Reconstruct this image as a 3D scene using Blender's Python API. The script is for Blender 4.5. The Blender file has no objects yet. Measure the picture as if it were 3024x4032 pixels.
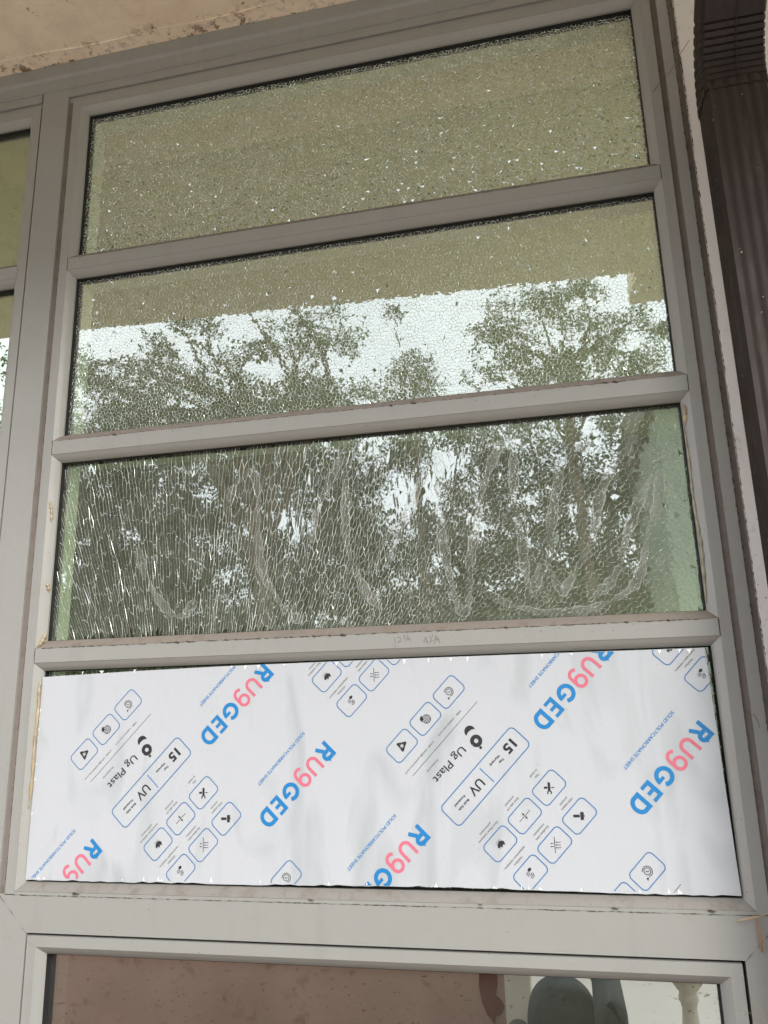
import bpy, bmesh, math, random
import numpy as np
from mathutils import Vector, Matrix
from mathutils.geometry import delaunay_2d_cdt

SC = bpy.context.scene
COL = SC.collection
R = math.radians
random.seed(11)
rng = np.random.default_rng(7)

# ------------------------------------------------------------------ camera
cam_d = bpy.data.cameras.new('camera')
cam = bpy.data.objects.new('camera', cam_d)
COL.objects.link(cam)
cam_d.sensor_fit = 'VERTICAL'
cam_d.sensor_height = 36.0
cam_d.lens = 27.2475
cam_d.clip_start = 0.02
cam_d.clip_end = 2000
_r = Vector((0.97642, 0.2145, -0.0243))
_d = Vector((-0.07515, 0.23225, -0.96975))
_f = Vector((-0.20237, 0.94871, 0.24289))
M = Matrix((( _r.x, -_d.x, -_f.x, 0.85291), (_r.y, -_d.y, -_f.y, -1.19145), (_r.z, -_d.z, -_f.z, 0.25772), (0, 0, 0, 1)))
cam.matrix_world = M
SC.camera = cam

# ------------------------------------------------------------------ world, sun, exposure
SUN_EL, SUN_AZ = R(31), R(36)            # azimuth measured from straight out of the wall, towards -x
world = bpy.data.worlds.new('World')
SC.world = world
world.use_nodes = True
wn, wl = world.node_tree.nodes, world.node_tree.links
wn.clear()
w_out = wn.new('ShaderNodeOutputWorld')
w_bg = wn.new('ShaderNodeBackground')
w_sky = wn.new('ShaderNodeTexSky')
w_sky.sky_type = 'NISHITA'
w_sky.sun_disc = False
w_sky.sun_elevation = SUN_EL
sun_vec = Vector((math.sin(SUN_AZ) * math.cos(SUN_EL), -math.cos(SUN_AZ) * math.cos(SUN_EL), math.sin(SUN_EL)))
w_sky.sun_rotation = math.atan2(sun_vec.x, sun_vec.y)
w_tc = wn.new('ShaderNodeTexCoord')
w_noise = wn.new('ShaderNodeTexNoise')
w_noise.inputs['Scale'].default_value = 2.2
w_noise.inputs['Detail'].default_value = 5
w_ramp = wn.new('ShaderNodeMapRange')
w_ramp.inputs['From Min'].default_value = 0.3
w_ramp.inputs['From Max'].default_value = 0.7
w_ramp.inputs['To Min'].default_value = 0.78
w_ramp.inputs['To Max'].default_value = 0.97
w_mix = wn.new('ShaderNodeMix')
w_mix.data_type = 'RGBA'
w_mix.inputs['B'].default_value = (9.7, 9.8, 10.7, 1)      # white overcast cloud
wl.new(w_tc.outputs['Generated'], w_noise.inputs['Vector'])
wl.new(w_noise.outputs['Fac'], w_ramp.inputs['Value'])
wl.new(w_ramp.outputs['Result'], w_mix.inputs['Factor'])
wl.new(w_sky.outputs['Color'], w_mix.inputs['A'])
wl.new(w_mix.outputs['Result'], w_bg.inputs['Color'])
w_bg.inputs['Strength'].default_value = 0.1
wl.new(w_bg.outputs['Background'], w_out.inputs['Surface'])

sun_d = bpy.data.lights.new('sun', 'SUN')
sun_d.energy = 1.2
sun_d.angle = R(25)
sun_d.color = (1.0, 0.96, 0.9)
sun = bpy.data.objects.new('sun', sun_d)
COL.objects.link(sun)
sun.rotation_euler = sun_vec.to_track_quat('Z', 'Y').to_euler()
sun.location = (4, -6, 9)

SC.view_settings.view_transform = 'Standard'
SC.view_settings.look = 'None'
SC.view_settings.gamma = 1
SC.view_settings.use_curve_mapping = False
SC.view_settings.exposure = 1.55
SC.cycles.max_bounces = 10
SC.cycles.transparent_max_bounces = 12
SC.cycles.caustics_reflective = False
SC.cycles.caustics_refractive = False
SC.cycles.use_denoising = True

# ------------------------------------------------------------------ helpers
def obj(name, me, mat=None, parent=None):
    if mat is not None and not me.materials:
        me.materials.append(mat)
    o = bpy.data.objects.new(name, me)
    COL.objects.link(o)
    if parent is not None:
        o.parent = parent
    return o

def empty(name, loc=(0, 0, 0)):
    o = bpy.data.objects.new(name, None)
    o.empty_display_size = 0.05
    COL.objects.link(o)
    o.location = loc
    return o

def tag(o, label=None, cat=None, group=None, kind=None):
    if label: o['label'] = label
    if cat: o['category'] = cat
    if group: o['group'] = group
    if kind: o['kind'] = kind
    return o

class MB:
    def __init__(s): s.v = []; s.f = []; s.m = []
    def add(s, vs, fs, mi=0):
        b = len(s.v); s.v += [tuple(q) for q in vs]
        for f in fs:
            s.f.append(tuple(b + i for i in f)); s.m.append(mi)
    def box(s, x0, x1, y0, y1, z0, z1, mi=0):
        s.add([(x0,y0,z0),(x1,y0,z0),(x1,y1,z0),(x0,y1,z0),(x0,y0,z1),(x1,y0,z1),(x1,y1,z1),(x0,y1,z1)],
              [(0,3,2,1),(4,5,6,7),(0,1,5,4),(1,2,6,5),(2,3,7,6),(3,0,4,7)], mi)
        return s
    def prism_x(s, prof, x0, x1, mi=0):            # profile of (y, z)
        n = len(prof)
        s.add([(x0, y, z) for y, z in prof] + [(x1, y, z) for y, z in prof],
              [tuple(range(n)), tuple(range(2*n-1, n-1, -1))] + [(i, n+i, n+(i+1) % n, (i+1) % n) for i in range(n)], mi)
        return s
    def prism_z(s, prof, z0, z1, mi=0):            # profile of (x, y)
        n = len(prof)
        s.add([(x, y, z0) for x, y in prof] + [(x, y, z1) for x, y in prof],
              [tuple(range(n)), tuple(range(2*n-1, n-1, -1))] + [(i, n+i, n+(i+1) % n, (i+1) % n) for i in range(n)], mi)
        return s
    def tube(s, pts, rad, n=8, mi=0, flat=1.0):
        pts = [Vector(p) for p in pts]
        rings = []
        for i, p in enumerate(pts):
            t = (pts[min(i+1, len(pts)-1)] - pts[max(i-1, 0)]).normalized()
            a = t.cross(Vector((0.31, 0.42, 0.85)))
            if a.length < 1e-3: a = t.cross(Vector((1, 0, 0)))
            a.normalize(); b = t.cross(a)
            r = rad[i] if isinstance(rad, (list, tuple)) else rad
            rings.append([p + a*math.cos(2*math.pi*k/n)*r + b*math.sin(2*math.pi*k/n)*r*flat for k in range(n)])
        vs = [q for ring in rings for q in ring]
        fs = [(i*n+k, i*n+(k+1) % n, (i+1)*n+(k+1) % n, (i+1)*n+k) for i in range(len(pts)-1) for k in range(n)]
        fs += [tuple(range(n-1, -1, -1)), tuple((len(pts)-1)*n+k for k in range(n))]
        s.add(vs, fs, mi); return s
    def lathe(s, prof, c, n=20, mi=0):             # profile of (radius, z)
        vs = [(c[0]+r*math.cos(2*math.pi*k/n), c[1]+r*math.sin(2*math.pi*k/n), c[2]+z) for r, z in prof for k in range(n)]
        fs = [(i*n+k, i*n+(k+1) % n, (i+1)*n+(k+1) % n, (i+1)*n+k) for i in range(len(prof)-1) for k in range(n)]
        fs += [tuple(range(n-1, -1, -1)), tuple((len(prof)-1)*n+k for k in range(n))]
        s.add(vs, fs, mi); return s
    def mesh(s, name, smooth=False, fix=True):
        me = bpy.data.meshes.new(name)
        me.from_pydata(s.v, [], s.f)
        if any(s.m): me.polygons.foreach_set('material_index', s.m)
        if fix:
            bm = bmesh.new(); bm.from_mesh(me)
            bmesh.ops.recalc_face_normals(bm, faces=bm.faces)
            bm.to_mesh(me); bm.free()
        if smooth:
            me.polygons.foreach_set('use_smooth', [True]*len(me.polygons))
        me.update(); return me
    def build(s, name, mat, parent=None, smooth=False):
        me = s.mesh(name, smooth)
        for m in (mat if isinstance(mat, (list, tuple)) else [mat]): me.materials.append(m)
        return obj(name, me, None, parent)

def auto_smooth(o, ang=40):
    me = o.data
    bm = bmesh.new(); bm.from_mesh(me)
    for f in bm.faces: f.smooth = True
    for e in bm.edges: e.smooth = e.calc_face_angle(3.0) < R(ang)
    bm.to_mesh(me); bm.free()

def ring_sides(rect, prof, name, mat, parent, which='BRTL', mats=None):
    """four mitred lengths of a picture frame; prof = closed list of (outward offset, y)"""
    x0, z0, x1, z1 = rect
    out = []
    for k, key in enumerate('BRTL'):
        if key not in which: continue
        mb = MB(); n = len(prof); vs = []
        for c in (k, (k+1) % 4):
            for o, y in prof:
                vs.append([(x0-o, y, z0-o), (x1+o, y, z0-o), (x1+o, y, z1+o), (x0-o, y, z1+o)][c])
        mb.add(vs, [tuple(range(n)), tuple(range(2*n-1, n-1, -1))] + [(i, n+i, n+(i+1) % n, (i+1) % n) for i in range(n)])
        m = mats.get(key, mat) if mats else mat
        ob = mb.build(name, m, parent)
        auto_smooth(ob, 20)
        out.append(ob)
    return out

# ------------------------------------------------------------------ materials
class N:
    def __init__(s, name):
        s.m = bpy.data.materials.new(name); s.m.use_nodes = True
        s.t = s.m.node_tree; s.n = s.t.nodes; s.l = s.t.links
        s.b = s.n['Principled BSDF']; s.out = s.n['Material Output']
        s.tc = s.n.new('ShaderNodeTexCoord')
    def noise(s, scale, detail=4, rough=0.55, stretch=None, w=0.0, dist=0.0):
        n = s.n.new('ShaderNodeTexNoise'); n.inputs['Scale'].default_value = scale
        n.inputs['Detail'].default_value = detail; n.inputs['Roughness'].default_value = rough
        n.inputs['Distortion'].default_value = dist
        mp = s.n.new('ShaderNodeMapping'); mp.inputs['Location'].default_value = (w*3.1, w*1.7, w*2.3)
        if stretch: mp.inputs['Scale'].default_value = stretch
        s.l.new(s.tc.outputs['Object'], mp.inputs['Vector']); s.l.new(mp.outputs['Vector'], n.inputs['Vector'])
        return n.outputs['Fac']
    def ramp(s, fac, a, b, lo=0.0, hi=1.0):
        r = s.n.new('ShaderNodeMapRange'); r.inputs['From Min'].default_value = a; r.inputs['From Max'].default_value = b
        r.inputs['To Min'].default_value = lo; r.inputs['To Max'].default_value = hi
        s.l.new(fac, r.inputs['Value']); return r.outputs['Result']
    def mul(s, a, b):
        n = s.n.new('ShaderNodeMath'); n.operation = 'MULTIPLY'
        for i, q in enumerate((a, b)):
            if isinstance(q, (int, float)): n.inputs[i].default_value = q
            else: s.l.new(q, n.inputs[i])
        return n.outputs[0]
    def mix(s, fac, a, b):
        n = s.n.new('ShaderNodeMix'); n.data_type = 'RGBA'
        if isinstance(fac, (int, float)): n.inputs['Factor'].default_value = fac
        else: s.l.new(fac, n.inputs['Factor'])
        for key, q in (('A', a), ('B', b)):
            if isinstance(q, (tuple, list)): n.inputs[key].default_value = (*q[:3], 1)
            else: s.l.new(q, n.inputs[key])
        return n.outputs['Result']
    def col(s, c):
        if isinstance(c, (tuple, list)): s.b.inputs['Base Color'].default_value = (*c[:3], 1)
        else: s.l.new(c, s.b.inputs['Base Color'])
    def rough(s, r):
        if isinstance(r, (int, float)): s.b.inputs['Roughness'].default_value = r
        else: s.l.new(r, s.b.inputs['Roughness'])
    def bump(s, h, strength, dist):
        n = s.n.new('ShaderNodeBump'); n.inputs['Strength'].default_value = strength; n.inputs['Distance'].default_value = dist
        s.l.new(h, n.inputs['Height']); s.l.new(n.outputs['Normal'], s.b.inputs['Normal'])

def paint_mat(name, c, dust=(0.27, 0.21, 0.16), dusty=0.35, rough=0.42, specks=True):
    a = N(name)
    big = a.noise(5, 3, 0.5)
    col = a.mix(a.ramp(big, 0.35, 0.75, 0.0, 0.22), c, tuple(q*0.8 for q in c))
    d = a.ramp(a.noise(38, 5, 0.65, w=2), 0.52, 0.8, 0.0, dusty)
    col = a.mix(d, col, dust)
    st = a.ramp(a.noise(30, 4, 0.6, stretch=(1, 1, 0.07), w=8), 0.56, 0.75, 0.0, dusty*0.8)
    col = a.mix(st, col, tuple(q*0.62 for q in c))
    if specks:
        sp = a.ramp(a.noise(260, 2, 0.5, w=5), 0.72, 0.78, 0.0, 0.75)
        col = a.mix(sp, col, (0.05, 0.04, 0.03))
    a.col(col); a.rough(a.ramp(big, 0.3, 0.7, rough-0.06, rough+0.12))
    a.bump(a.noise(900, 2), 0.08, 0.0006)
    return a.m

GREY = (0.300, 0.302, 0.280)
m_frame = paint_mat('grey_powder_coat', GREY, dusty=0.22)
m_frame2 = paint_mat('grey_powder_coat_bead', (0.325, 0.325, 0.30), dusty=0.15, rough=0.38)
m_dusty = paint_mat('dusty_bead', (0.205, 0.18, 0.15), dust=(0.16, 0.11, 0.075), dusty=0.9, rough=0.8)
m_stained = paint_mat('stained_bead', (0.215, 0.205, 0.185), dust=(0.13, 0.09, 0.06), dusty=0.75, rough=0.6)
m_groove = paint_mat('dusty_groove', (0.215, 0.185, 0.16), dust=(0.1, 0.07, 0.05), dusty=0.7, rough=0.85)
m_inner = paint_mat('inner_frame_paint', (0.74, 0.78, 0.68), dusty=0.1)

def flat_mat(name, c, rough=0.6, var=0.0, scale=30):
    a = N(name)
    if var:
        a.col(a.mix(a.ramp(a.noise(scale, 4), 0.3, 0.7), tuple(q*(1-var) for q in c), tuple(min(1, q*(1+var)) for q in c)))
    else: a.col(c)
    a.rough(rough); return a.m

m_black = flat_mat('black_rubber', (0.006, 0.006, 0.006), 0.75)

def soffit_mat():
    a = N('peach_plaster')
    base = a.mix(a.ramp(a.noise(3, 4), 0.3, 0.7), (0.88, 0.74, 0.55), (0.91, 0.80, 0.63))
    base = a.mix(a.ramp(a.noise(16, 5, 0.6, w=4), 0.45, 0.8, 0, 0.4), base, (0.52, 0.37, 0.26))
    # a line of peeling along the window head, bare render showing
    sep = a.n.new('ShaderNodeSeparateXYZ'); a.l.new(a.tc.outputs['Object'], sep.inputs[0])
    near = a.mul(a.ramp(sep.outputs['Y'], -0.075, -0.02, 0.0, 1.0), a.ramp(sep.outputs['Y'], 0.0, 0.02, 1.0, 0.0))
    blue = a.mul(a.ramp(a.noise(55, 5, 0.7, w=9), 0.52, 0.62), near)
    base = a.mix(a.mul(blue, 0.75), base, (0.38, 0.40, 0.36))
    flake = a.ramp(a.noise(42, 6, 0.68, w=12), 0.655, 0.675)
    base = a.mix(flake, base, (0.19, 0.11, 0.055))
    flake2 = a.mul(a.ramp(a.noise(30, 6, 0.7, w=1.3), 0.56, 0.585), near)
    base = a.mix(flake2, base, (0.22, 0.14, 0.07))
    a.col(base); a.rough(0.85)
    h = a.n.new('ShaderNodeMath'); h.operation = 'SUBTRACT'
    a.l.new(a.noise(24, 6, 0.6), h.inputs[0]); a.l.new(flake, h.inputs[1])
    a.bump(h.outputs[0], 0.35, 0.004)
    return a.m
m_soffit = soffit_mat()

def wall_mat(name, c, dirt=(0.3, 0.25, 0.18)):
    a = N(name)
    base = a.mix(a.ramp(a.noise(6, 4), 0.3, 0.7), c, tuple(q*0.9 for q in c))
    base = a.mix(a.ramp(a.noise(60, 5, 0.7, w=3), 0.6, 0.75, 0, 0.5), base, dirt)
    base = a.mix(a.ramp(a.noise(190, 3, 0.6, w=8), 0.7, 0.74, 0, 0.9), base, (0.1, 0.08, 0.06))
    a.col(base); a.rough(0.85)
    a.bump(a.noise(140, 5, 0.6), 0.3, 0.002)
    return a.m
m_wall = wall_mat('cream_wall_paint', (0.80, 0.785, 0.75))

def glass_mat(name, reflect=0.40, tint=(0.80, 0.86, 0.80), trans=(0.76, 0.90, 0.66), haze=0.085, rough=0.013, streaks=False):
    a = N(name)
    g = a.n.new('ShaderNodeBsdfGlossy'); g.inputs['Color'].default_value = (*tint, 1); g.inputs['Roughness'].default_value = rough
    t = a.n.new('ShaderNodeBsdfTransparent'); t.inputs['Color'].default_value = (*trans, 1)
    m = a.n.new('ShaderNodeMixShader'); m.inputs[0].default_value = reflect
    a.l.new(t.outputs[0], m.inputs[1]); a.l.new(g.outputs[0], m.inputs[2])
    d = a.n.new('ShaderNodeBsdfDiffuse'); d.inputs['Color'].default_value = (0.62, 0.62, 0.54, 1)
    m2 = a.n.new('ShaderNodeMixShader')
    dust = a.ramp(a.noise(14, 5, 0.6), 0.3, 0.75, haze*0.6, haze*1.5)
    if streaks:
        sp = a.ramp(a.noise(120, 3, 0.5, stretch=(1, 1, 2.4), w=6), 0.66, 0.71, 0, 0.55)
        mm = a.n.new('ShaderNodeMath'); mm.operation = 'MAXIMUM'
        a.l.new(dust, mm.inputs[0]); a.l.new(sp, mm.inputs[1]); dust = mm.outputs[0]
        a.l.new(a.mix(a.ramp(sp, 0.0, 0.12), (0.62, 0.62, 0.54), (0.06, 0.05, 0.03)), d.inputs['Color'])
    a.l.new(dust, m2.inputs[0])
    a.l.new(m.outputs[0], m2.inputs[1]); a.l.new(d.outputs[0], m2.inputs[2])
    a.l.new(m2.outputs[0], a.out.inputs['Surface'])
    a.n.remove(a.b)
    return a.m
m_glass = glass_mat('green_reflective_glass')
m_glass_clear = glass_mat('green_reflective_glass_whole', haze=0.05, streaks=True, rough=0.004)

def crack_mat(name='fractured_glass_edge', clear=0.35, span=0.35):
    a = N(name)
    g = a.n.new('ShaderNodeBsdfGlossy'); g.inputs['Color'].default_value = (0.8, 0.88, 0.8, 1); g.inputs['Roughness'].default_value = 0.15
    d = a.n.new('ShaderNodeBsdfDiffuse'); d.inputs['Color'].default_value = (0.80, 0.84, 0.77, 1)
    t = a.n.new('ShaderNodeBsdfTransparent'); t.inputs['Color'].default_value = (0.25, 0.34, 0.25, 1)
    m = a.n.new('ShaderNodeMixShader')
    a.l.new(a.ramp(a.noise(240, 1, 0.5, w=3), 0.45, 0.6, 0.15, 0.8 if name != 'long_fan_crack' else 0.3), m.inputs[0])
    a.l.new(d.outputs[0], m.inputs[1]); a.l.new(g.outputs[0], m.inputs[2])
    m2 = a.n.new('ShaderNodeMixShader')
    a.l.new(a.ramp(a.noise(180, 1, 0.5), 0.5, 0.62, clear-span if name != 'long_fan_crack' else 0.0, clear if name != 'long_fan_crack' else span), m2.inputs[0])
    a.l.new(m.outputs[0], m2.inputs[1]); a.l.new(t.outputs[0], m2.inputs[2])
    a.l.new(m2.outputs[0], a.out.inputs['Surface']); a.n.remove(a.b)
    return a.m
m_glass_pale = glass_mat('pale_tinted_glass', haze=0.03, streaks=True, rough=0.004, reflect=0.54, tint=(0.80, 0.82, 0.79), trans=(0.52, 0.58, 0.54))
m_crack = crack_mat()
m_crack_dim = crack_mat('fine_cross_crack', 0.92, 0.55)
m_crack_long = crack_mat('long_fan_crack', 0.60, 0.30)  # brighter crack copy that carries light from the sides

def smear_mat(name='dried_sealant_smear', lo=0.03, hi=0.20):
    a = N(name)
    d = a.n.new('ShaderNodeBsdfDiffuse'); d.inputs['Color'].default_value = (0.66, 0.67, 0.64, 1)
    t = a.n.new('ShaderNodeBsdfTransparent')
    m = a.n.new('ShaderNodeMixShader')
    a.l.new(a.ramp(a.noise(26, 3, 0.5, stretch=(2.0, 1, 0.7)), 0.3, 0.75, lo, hi), m.inputs[0])
    a.l.new(t.outputs[0], m.inputs[1]); a.l.new(d.outputs[0], m.inputs[2])
    a.l.new(m.outputs[0], a.out.inputs['Surface']); a.n.remove(a.b)
    return a.m
m_smear = smear_mat()
m_smear2 = smear_mat('dried_sealant_lip', 0.2, 0.5)
m_sealant = flat_mat('tan_sealant', (0.42, 0.33, 0.2), 0.35, 0.3, 60)

# ------------------------------------------------------------------ the setting: ground, veranda, room behind the glass
FLOOR = -1.5
GROUND = -1.66

def noise_mat(name, a_, b_, scale, rough=0.85, bump=0.3, dist=0.01, c_=None, s2=8):
    a = N(name)
    c = a.mix(a.ramp(a.noise(scale, 5), 0.3, 0.7), a_, b_)
    if c_: c = a.mix(a.ramp(a.noise(s2, 5, 0.65, w=3), 0.58, 0.7), c, c_)
    a.col(c); a.rough(rough); a.bump(a.noise(scale*3, 5), bump, dist)
    return a.m
m_ground = noise_mat('pale_concrete_yard', (0.50, 0.46, 0.39), (0.58, 0.54, 0.47), 0.8, dist=0.02)
m_floor = noise_mat('pink_screed', (0.21, 0.155, 0.13), (0.27, 0.205, 0.175), 3, dist=0.004)

mb = MB(); mb.add([(-400, -400, GROUND), (400, -400, GROUND), (400, 400, GROUND), (-400, 400, GROUND)], [(0, 1, 2, 3)])
tag(mb.build('ground', m_ground), kind='structure')
mb = MB().box(-6, 6, -2.75, 0.0, GROUND+0.004, FLOOR)
tag(mb.build('veranda_floor', m_floor), kind='structure')
m_lawn = noise_mat('lawn_earth', (0.05, 0.075, 0.025), (0.09, 0.11, 0.04), 2, dist=0.03, c_=(0.16, 0.1, 0.05), s2=1)
mb = MB(); mb.add([(-60, -60, GROUND+0.006), (60, -60, GROUND+0.006), (60, -10.6, GROUND+0.006), (-60, -10.2, GROUND+0.006)], [(0, 1, 2, 3)])
tag(mb.build('lawn', m_lawn), kind='structure')

m_room = noise_mat('room_wall_paint', (0.27, 0.29, 0.17), (0.33, 0.35, 0.22), 2, bump=0.1)
mb = MB()
mb.box(-2.2, 2.2, 3.2, 3.3, FLOOR, 1.7); mb.box(-2.3, -2.2, 0.2, 3.3, FLOOR, 1.7); mb.box(2.2, 2.3, 0.2, 0.45, FLOOR, 1.7); mb.box(2.2, 2.3, 2.9, 3.3, FLOOR, 1.7); mb.box(2.2, 2.3, 0.45, 2.9, FLOOR, -0.9); mb.box(2.2, 2.3, 0.45, 2.9, 1.35, 1.7)  # wide opening in the unseen right wall added to light the inner frames
mb.box(-2.3, 2.3, 0.2, 3.3, FLOOR-0.1, FLOOR)
tag(mb.build('room_interior', m_room), kind='structure')

m_ceil = noise_mat('ceiling_paint', (0.46, 0.50, 0.29), (0.54, 0.58, 0.35), 2, bump=0.1)
tag(MB().box(-2.3, 2.3, 0.2, 3.3, 1.701, 1.8).build('ceiling', m_ceil), kind='structure')

# ------------------------------------------------------------------ the house wall with its overhanging slab
SOF = 1.572
house = tag(empty('house_wall', (1.6, 0, FLOOR)), 'cream plastered house wall and peach peeling eave slab round the window', 'wall')
house.location = (0, 0, 0)
mb = MB()
mb.box(1.1365, 3.6, -0.0128, 0.2, FLOOR, SOF-0.001)
mb.box(-4.2, -1.22, -0.0128, 0.2, FLOOR, SOF-0.001)
mb.box(-1.22, 1.1365, 0.0005, 0.2, FLOOR, -1.2)
ow = mb.build('wall', m_wall, house)
bm = bmesh.new(); bm.from_mesh(ow.data); bmesh.ops.bevel(bm, geom=[e for e in bm.edges if abs(e.verts[0].co.x-1.1365) < 1e-4 and abs(e.verts[1].co.x-1.1365) < 1e-4 and e.verts[0].co.y < -0.01 and e.verts[1].co.y < -0.01], offset=0.002, segments=3, affect='EDGES'); bm.to_mesh(ow.data); bm.free()
mb = MB()
prof = [(-4.2, 0.3), (3.6, 0.3), (3.6, -1.36), (1.19, -1.32), (1.19, -1.115), (-4.2, -0.80)]
mb.prism_z(prof, SOF, SOF+0.16)
mb.build('eave_slab', m_soffit, house)
# ragged ridges where old plaster was skimmed, running along the head of the window
for yy, dz, x0, x1, ph in ((-0.052, 0.0016, -0.35, 0.42, 0.4),):
    mb = MB(); n = 60; vs = []
    for i in range(n+1):
        x = x0+(x1-x0)*i/n
        y = yy+0.0035*math.sin(7*x+ph)+0.0018*math.sin(23*x+ph*2)
        w = 0.0035*(0.6+0.4*math.sin(11*x+ph))
        h = dz*(0.55+0.45*math.sin(17*x+ph*3))*min(1, i/4, (n-i)/4)
        vs += [(x, y-w, SOF+0.0005), (x, y, SOF-h-0.0004), (x, y+w*0.5, SOF+0.0005)]
    fs = []
    for i in range(n):
        a = 3*i; fs += [(a, a+3, a+4, a+1), (a+1, a+4, a+5, a+2)]
    mb.add(vs, fs); mb.build('plaster_ridge', m_soffit, house)

# ------------------------------------------------------------------ the broken window
W = 1.07
PANES = [(1.1264, 1.4498), (0.7530, 1.0756), (0.3801, 0.7015), (0.0, 0.3301)]    # (bottom, top) of each opening
win = tag(empty('window'), 'grey aluminium window with three shattered green panes stacked above each other', 'window')
YF = -0.012
bead = [(0, 0), (0.0030, -0.0040), (0.0075, -0.0085), (0.0125, -0.0118), (0.0125, 0.004), (0, 0.004)]
gask = [(-0.0008, 0.0042), (0.006, 0.0042), (0.006, 0.0255), (-0.0008, 0.0255)]
inner = [(0.0, 0.0258), (0.012, 0.0258), (0.012, 0.060), (0.0, 0.060)]

# stiles, bars, head and grooves
def bx(name, m, x0, x1, y0, y1, z0, z1, parent=win): return MB().box(x0, x1, y0, y1, z0, z1).build(name, m, parent)
LIP = -0.018
bx('stile', m_frame, -0.030, -0.0127, YF, 0.05, LIP, 1.480)
bx('groove', m_groove, -0.0412, -0.0301, -0.0085, 0.05, LIP, 1.480)
bx('stile', m_frame, W+0.0127, 1.0990, YF, 0.05, LIP, 1.480)
bx('groove', m_groove, 1.0991, 1.1088, -0.0075, 0.05, LIP, 1.480)
bx('outer_stile', m_frame, 1.1089, 1.1258, -0.0135, 0.05, LIP, 1.512)
bx('groove', m_groove, 1.1259, 1.1364, -0.0075, 0.05, LIP, 1.512)
bx('mullion', m_frame, -0.1000, -0.0413, -0.0135, 0.05, -1.2, 1.5118)
bx('head_rail', m_frame, -0.0126, W+0.0126, YF, 0.05, 1.4626, 1.480)
bx('head_rail', m_frame, -0.0412, 1.1088, -0.009, 0.05, 1.4801, 1.491)
bx('head_rail', m_frame, -0.0412, 1.1088, -0.0128, 0.05, 1.4921, 1.5118)
mb = MB().prism_x([(0.05, 1.5121), (-0.014, 1.5121), (-0.0165, 1.5135), (-0.0165, 1.518), (-0.0145, 1.5195), (-0.016, 1.538), (-0.021, 1.543), (-0.021, SOF-0.001), (0.05, SOF-0.001)], -1.22, 1.1362)
mb.build('head_trim', m_frame, win)
bx('sill_lip', m_frame, -0.0126, W+0.0126, -0.0112, 0.05, LIP, -0.0127)
for i in range(3):
    zt, zb = PANES[i][0]-0.0127, PANES[i+1][1]+0.0127
    bar = MB().box(-0.0115, W+0.0115, -0.0126, 0.05, zb, zt).build('transom_bar', m_frame, win)
    bmod = bar.modifiers.new('bevel', 'BEVEL'); bmod.width = 0.0007; bmod.segments = 2
    if i == 2: bar3 = bar
for i, (z0, z1) in enumerate(PANES):
    r = (0, z0, W, z1)
    ring_sides(r, bead, 'glazing_bead', m_frame2, win, mats={'B': m_dusty if i == 2 else m_stained} if i in (2, 3) else {'B': m_groove})
    ring_sides(r, gask, 'gasket', m_black, win)
    ring_sides(r, inner, 'inner_frame', m_inner, win)

# pencilled sizes on the lowest bar
_lay = 0
def ribbon(mb, pts, w, y, closed=False, mi=0, xz=None):
    """flat stroke of width w in the x-z plane at depth y, mitred"""
    P = [Vector((p[0], p[1])) for p in pts]
    n = len(P); vs = []
    for i in range(n):
        a = P[(i-1) % n] if (closed or i > 0) else None
        b = P[(i+1) % n] if (closed or i < n-1) else None
        d1 = (P[i]-a).normalized() if a is not None else None
        d2 = (b-P[i]).normalized() if b is not None else None
        d1 = d1 if d1 is not None else d2; d2 = d2 if d2 is not None else d1
        t = (d1+d2); t = t.normalized() if t.length > 1e-6 else d1
        nn = Vector((-t.y, t.x)); k = 1/max(0.5, nn.dot(Vector((-d1.y, d1.x))))
        ww = w[i] if isinstance(w, (list, tuple)) else w
        vs += [P[i]+nn*ww*0.5*k, P[i]-nn*ww*0.5*k]
    if xz: vs = [xz(q) for q in vs]
    global _lay
    _lay = (_lay+1) % 30; y -= _lay*4e-6
    fs = [(2*i, 2*i+1, (2*i+3) % (2*n), (2*i+2) % (2*n)) for i in range(n if closed else n-1)]
    mb.add([(q[0], y, q[1]) for q in vs], fs, mi)

PEN = [[(0.6134, 0.3602), (0.6139, 0.3433)], [(0.6168, 0.3588), (0.621, 0.3598), (0.6227, 0.3574), (0.6202, 0.3535), (0.6172, 0.3513), (0.6244, 0.3539)], [(0.6265, 0.3631), (0.6289, 0.3624), (0.6276, 0.3601), (0.6293, 0.3583), (0.6269, 0.3573)], [(0.6303, 0.3525), (0.6337, 0.3634)], [(0.6348, 0.3604), (0.6334, 0.3558), (0.6376, 0.3562)], [(0.6365, 0.3592), (0.6375, 0.3528)], [(0.6614, 0.3581), (0.6579, 0.3505), (0.6647, 0.3522)], [(0.6614, 0.3581), (0.6657, 0.347)], [(0.6668, 0.3596), (0.6696, 0.3572), (0.6695, 0.3532), (0.6676, 0.3504), (0.673, 0.353)], [(0.6716, 0.3623), (0.6728, 0.3582)], [(0.6745, 0.3478), (0.6775, 0.3615)], [(0.6791, 0.358), (0.6771, 0.3529), (0.6824, 0.3538)], [(0.6799, 0.3579), (0.6828, 0.348)]]
mb = MB()
for s in PEN: ribbon(mb, s, 0.00055, -0.01285)
m_pencil = flat_mat('pencil', (0.09, 0.09, 0.09), 0.6)
mb.build('pencil_writing', m_pencil, bar3)

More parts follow.
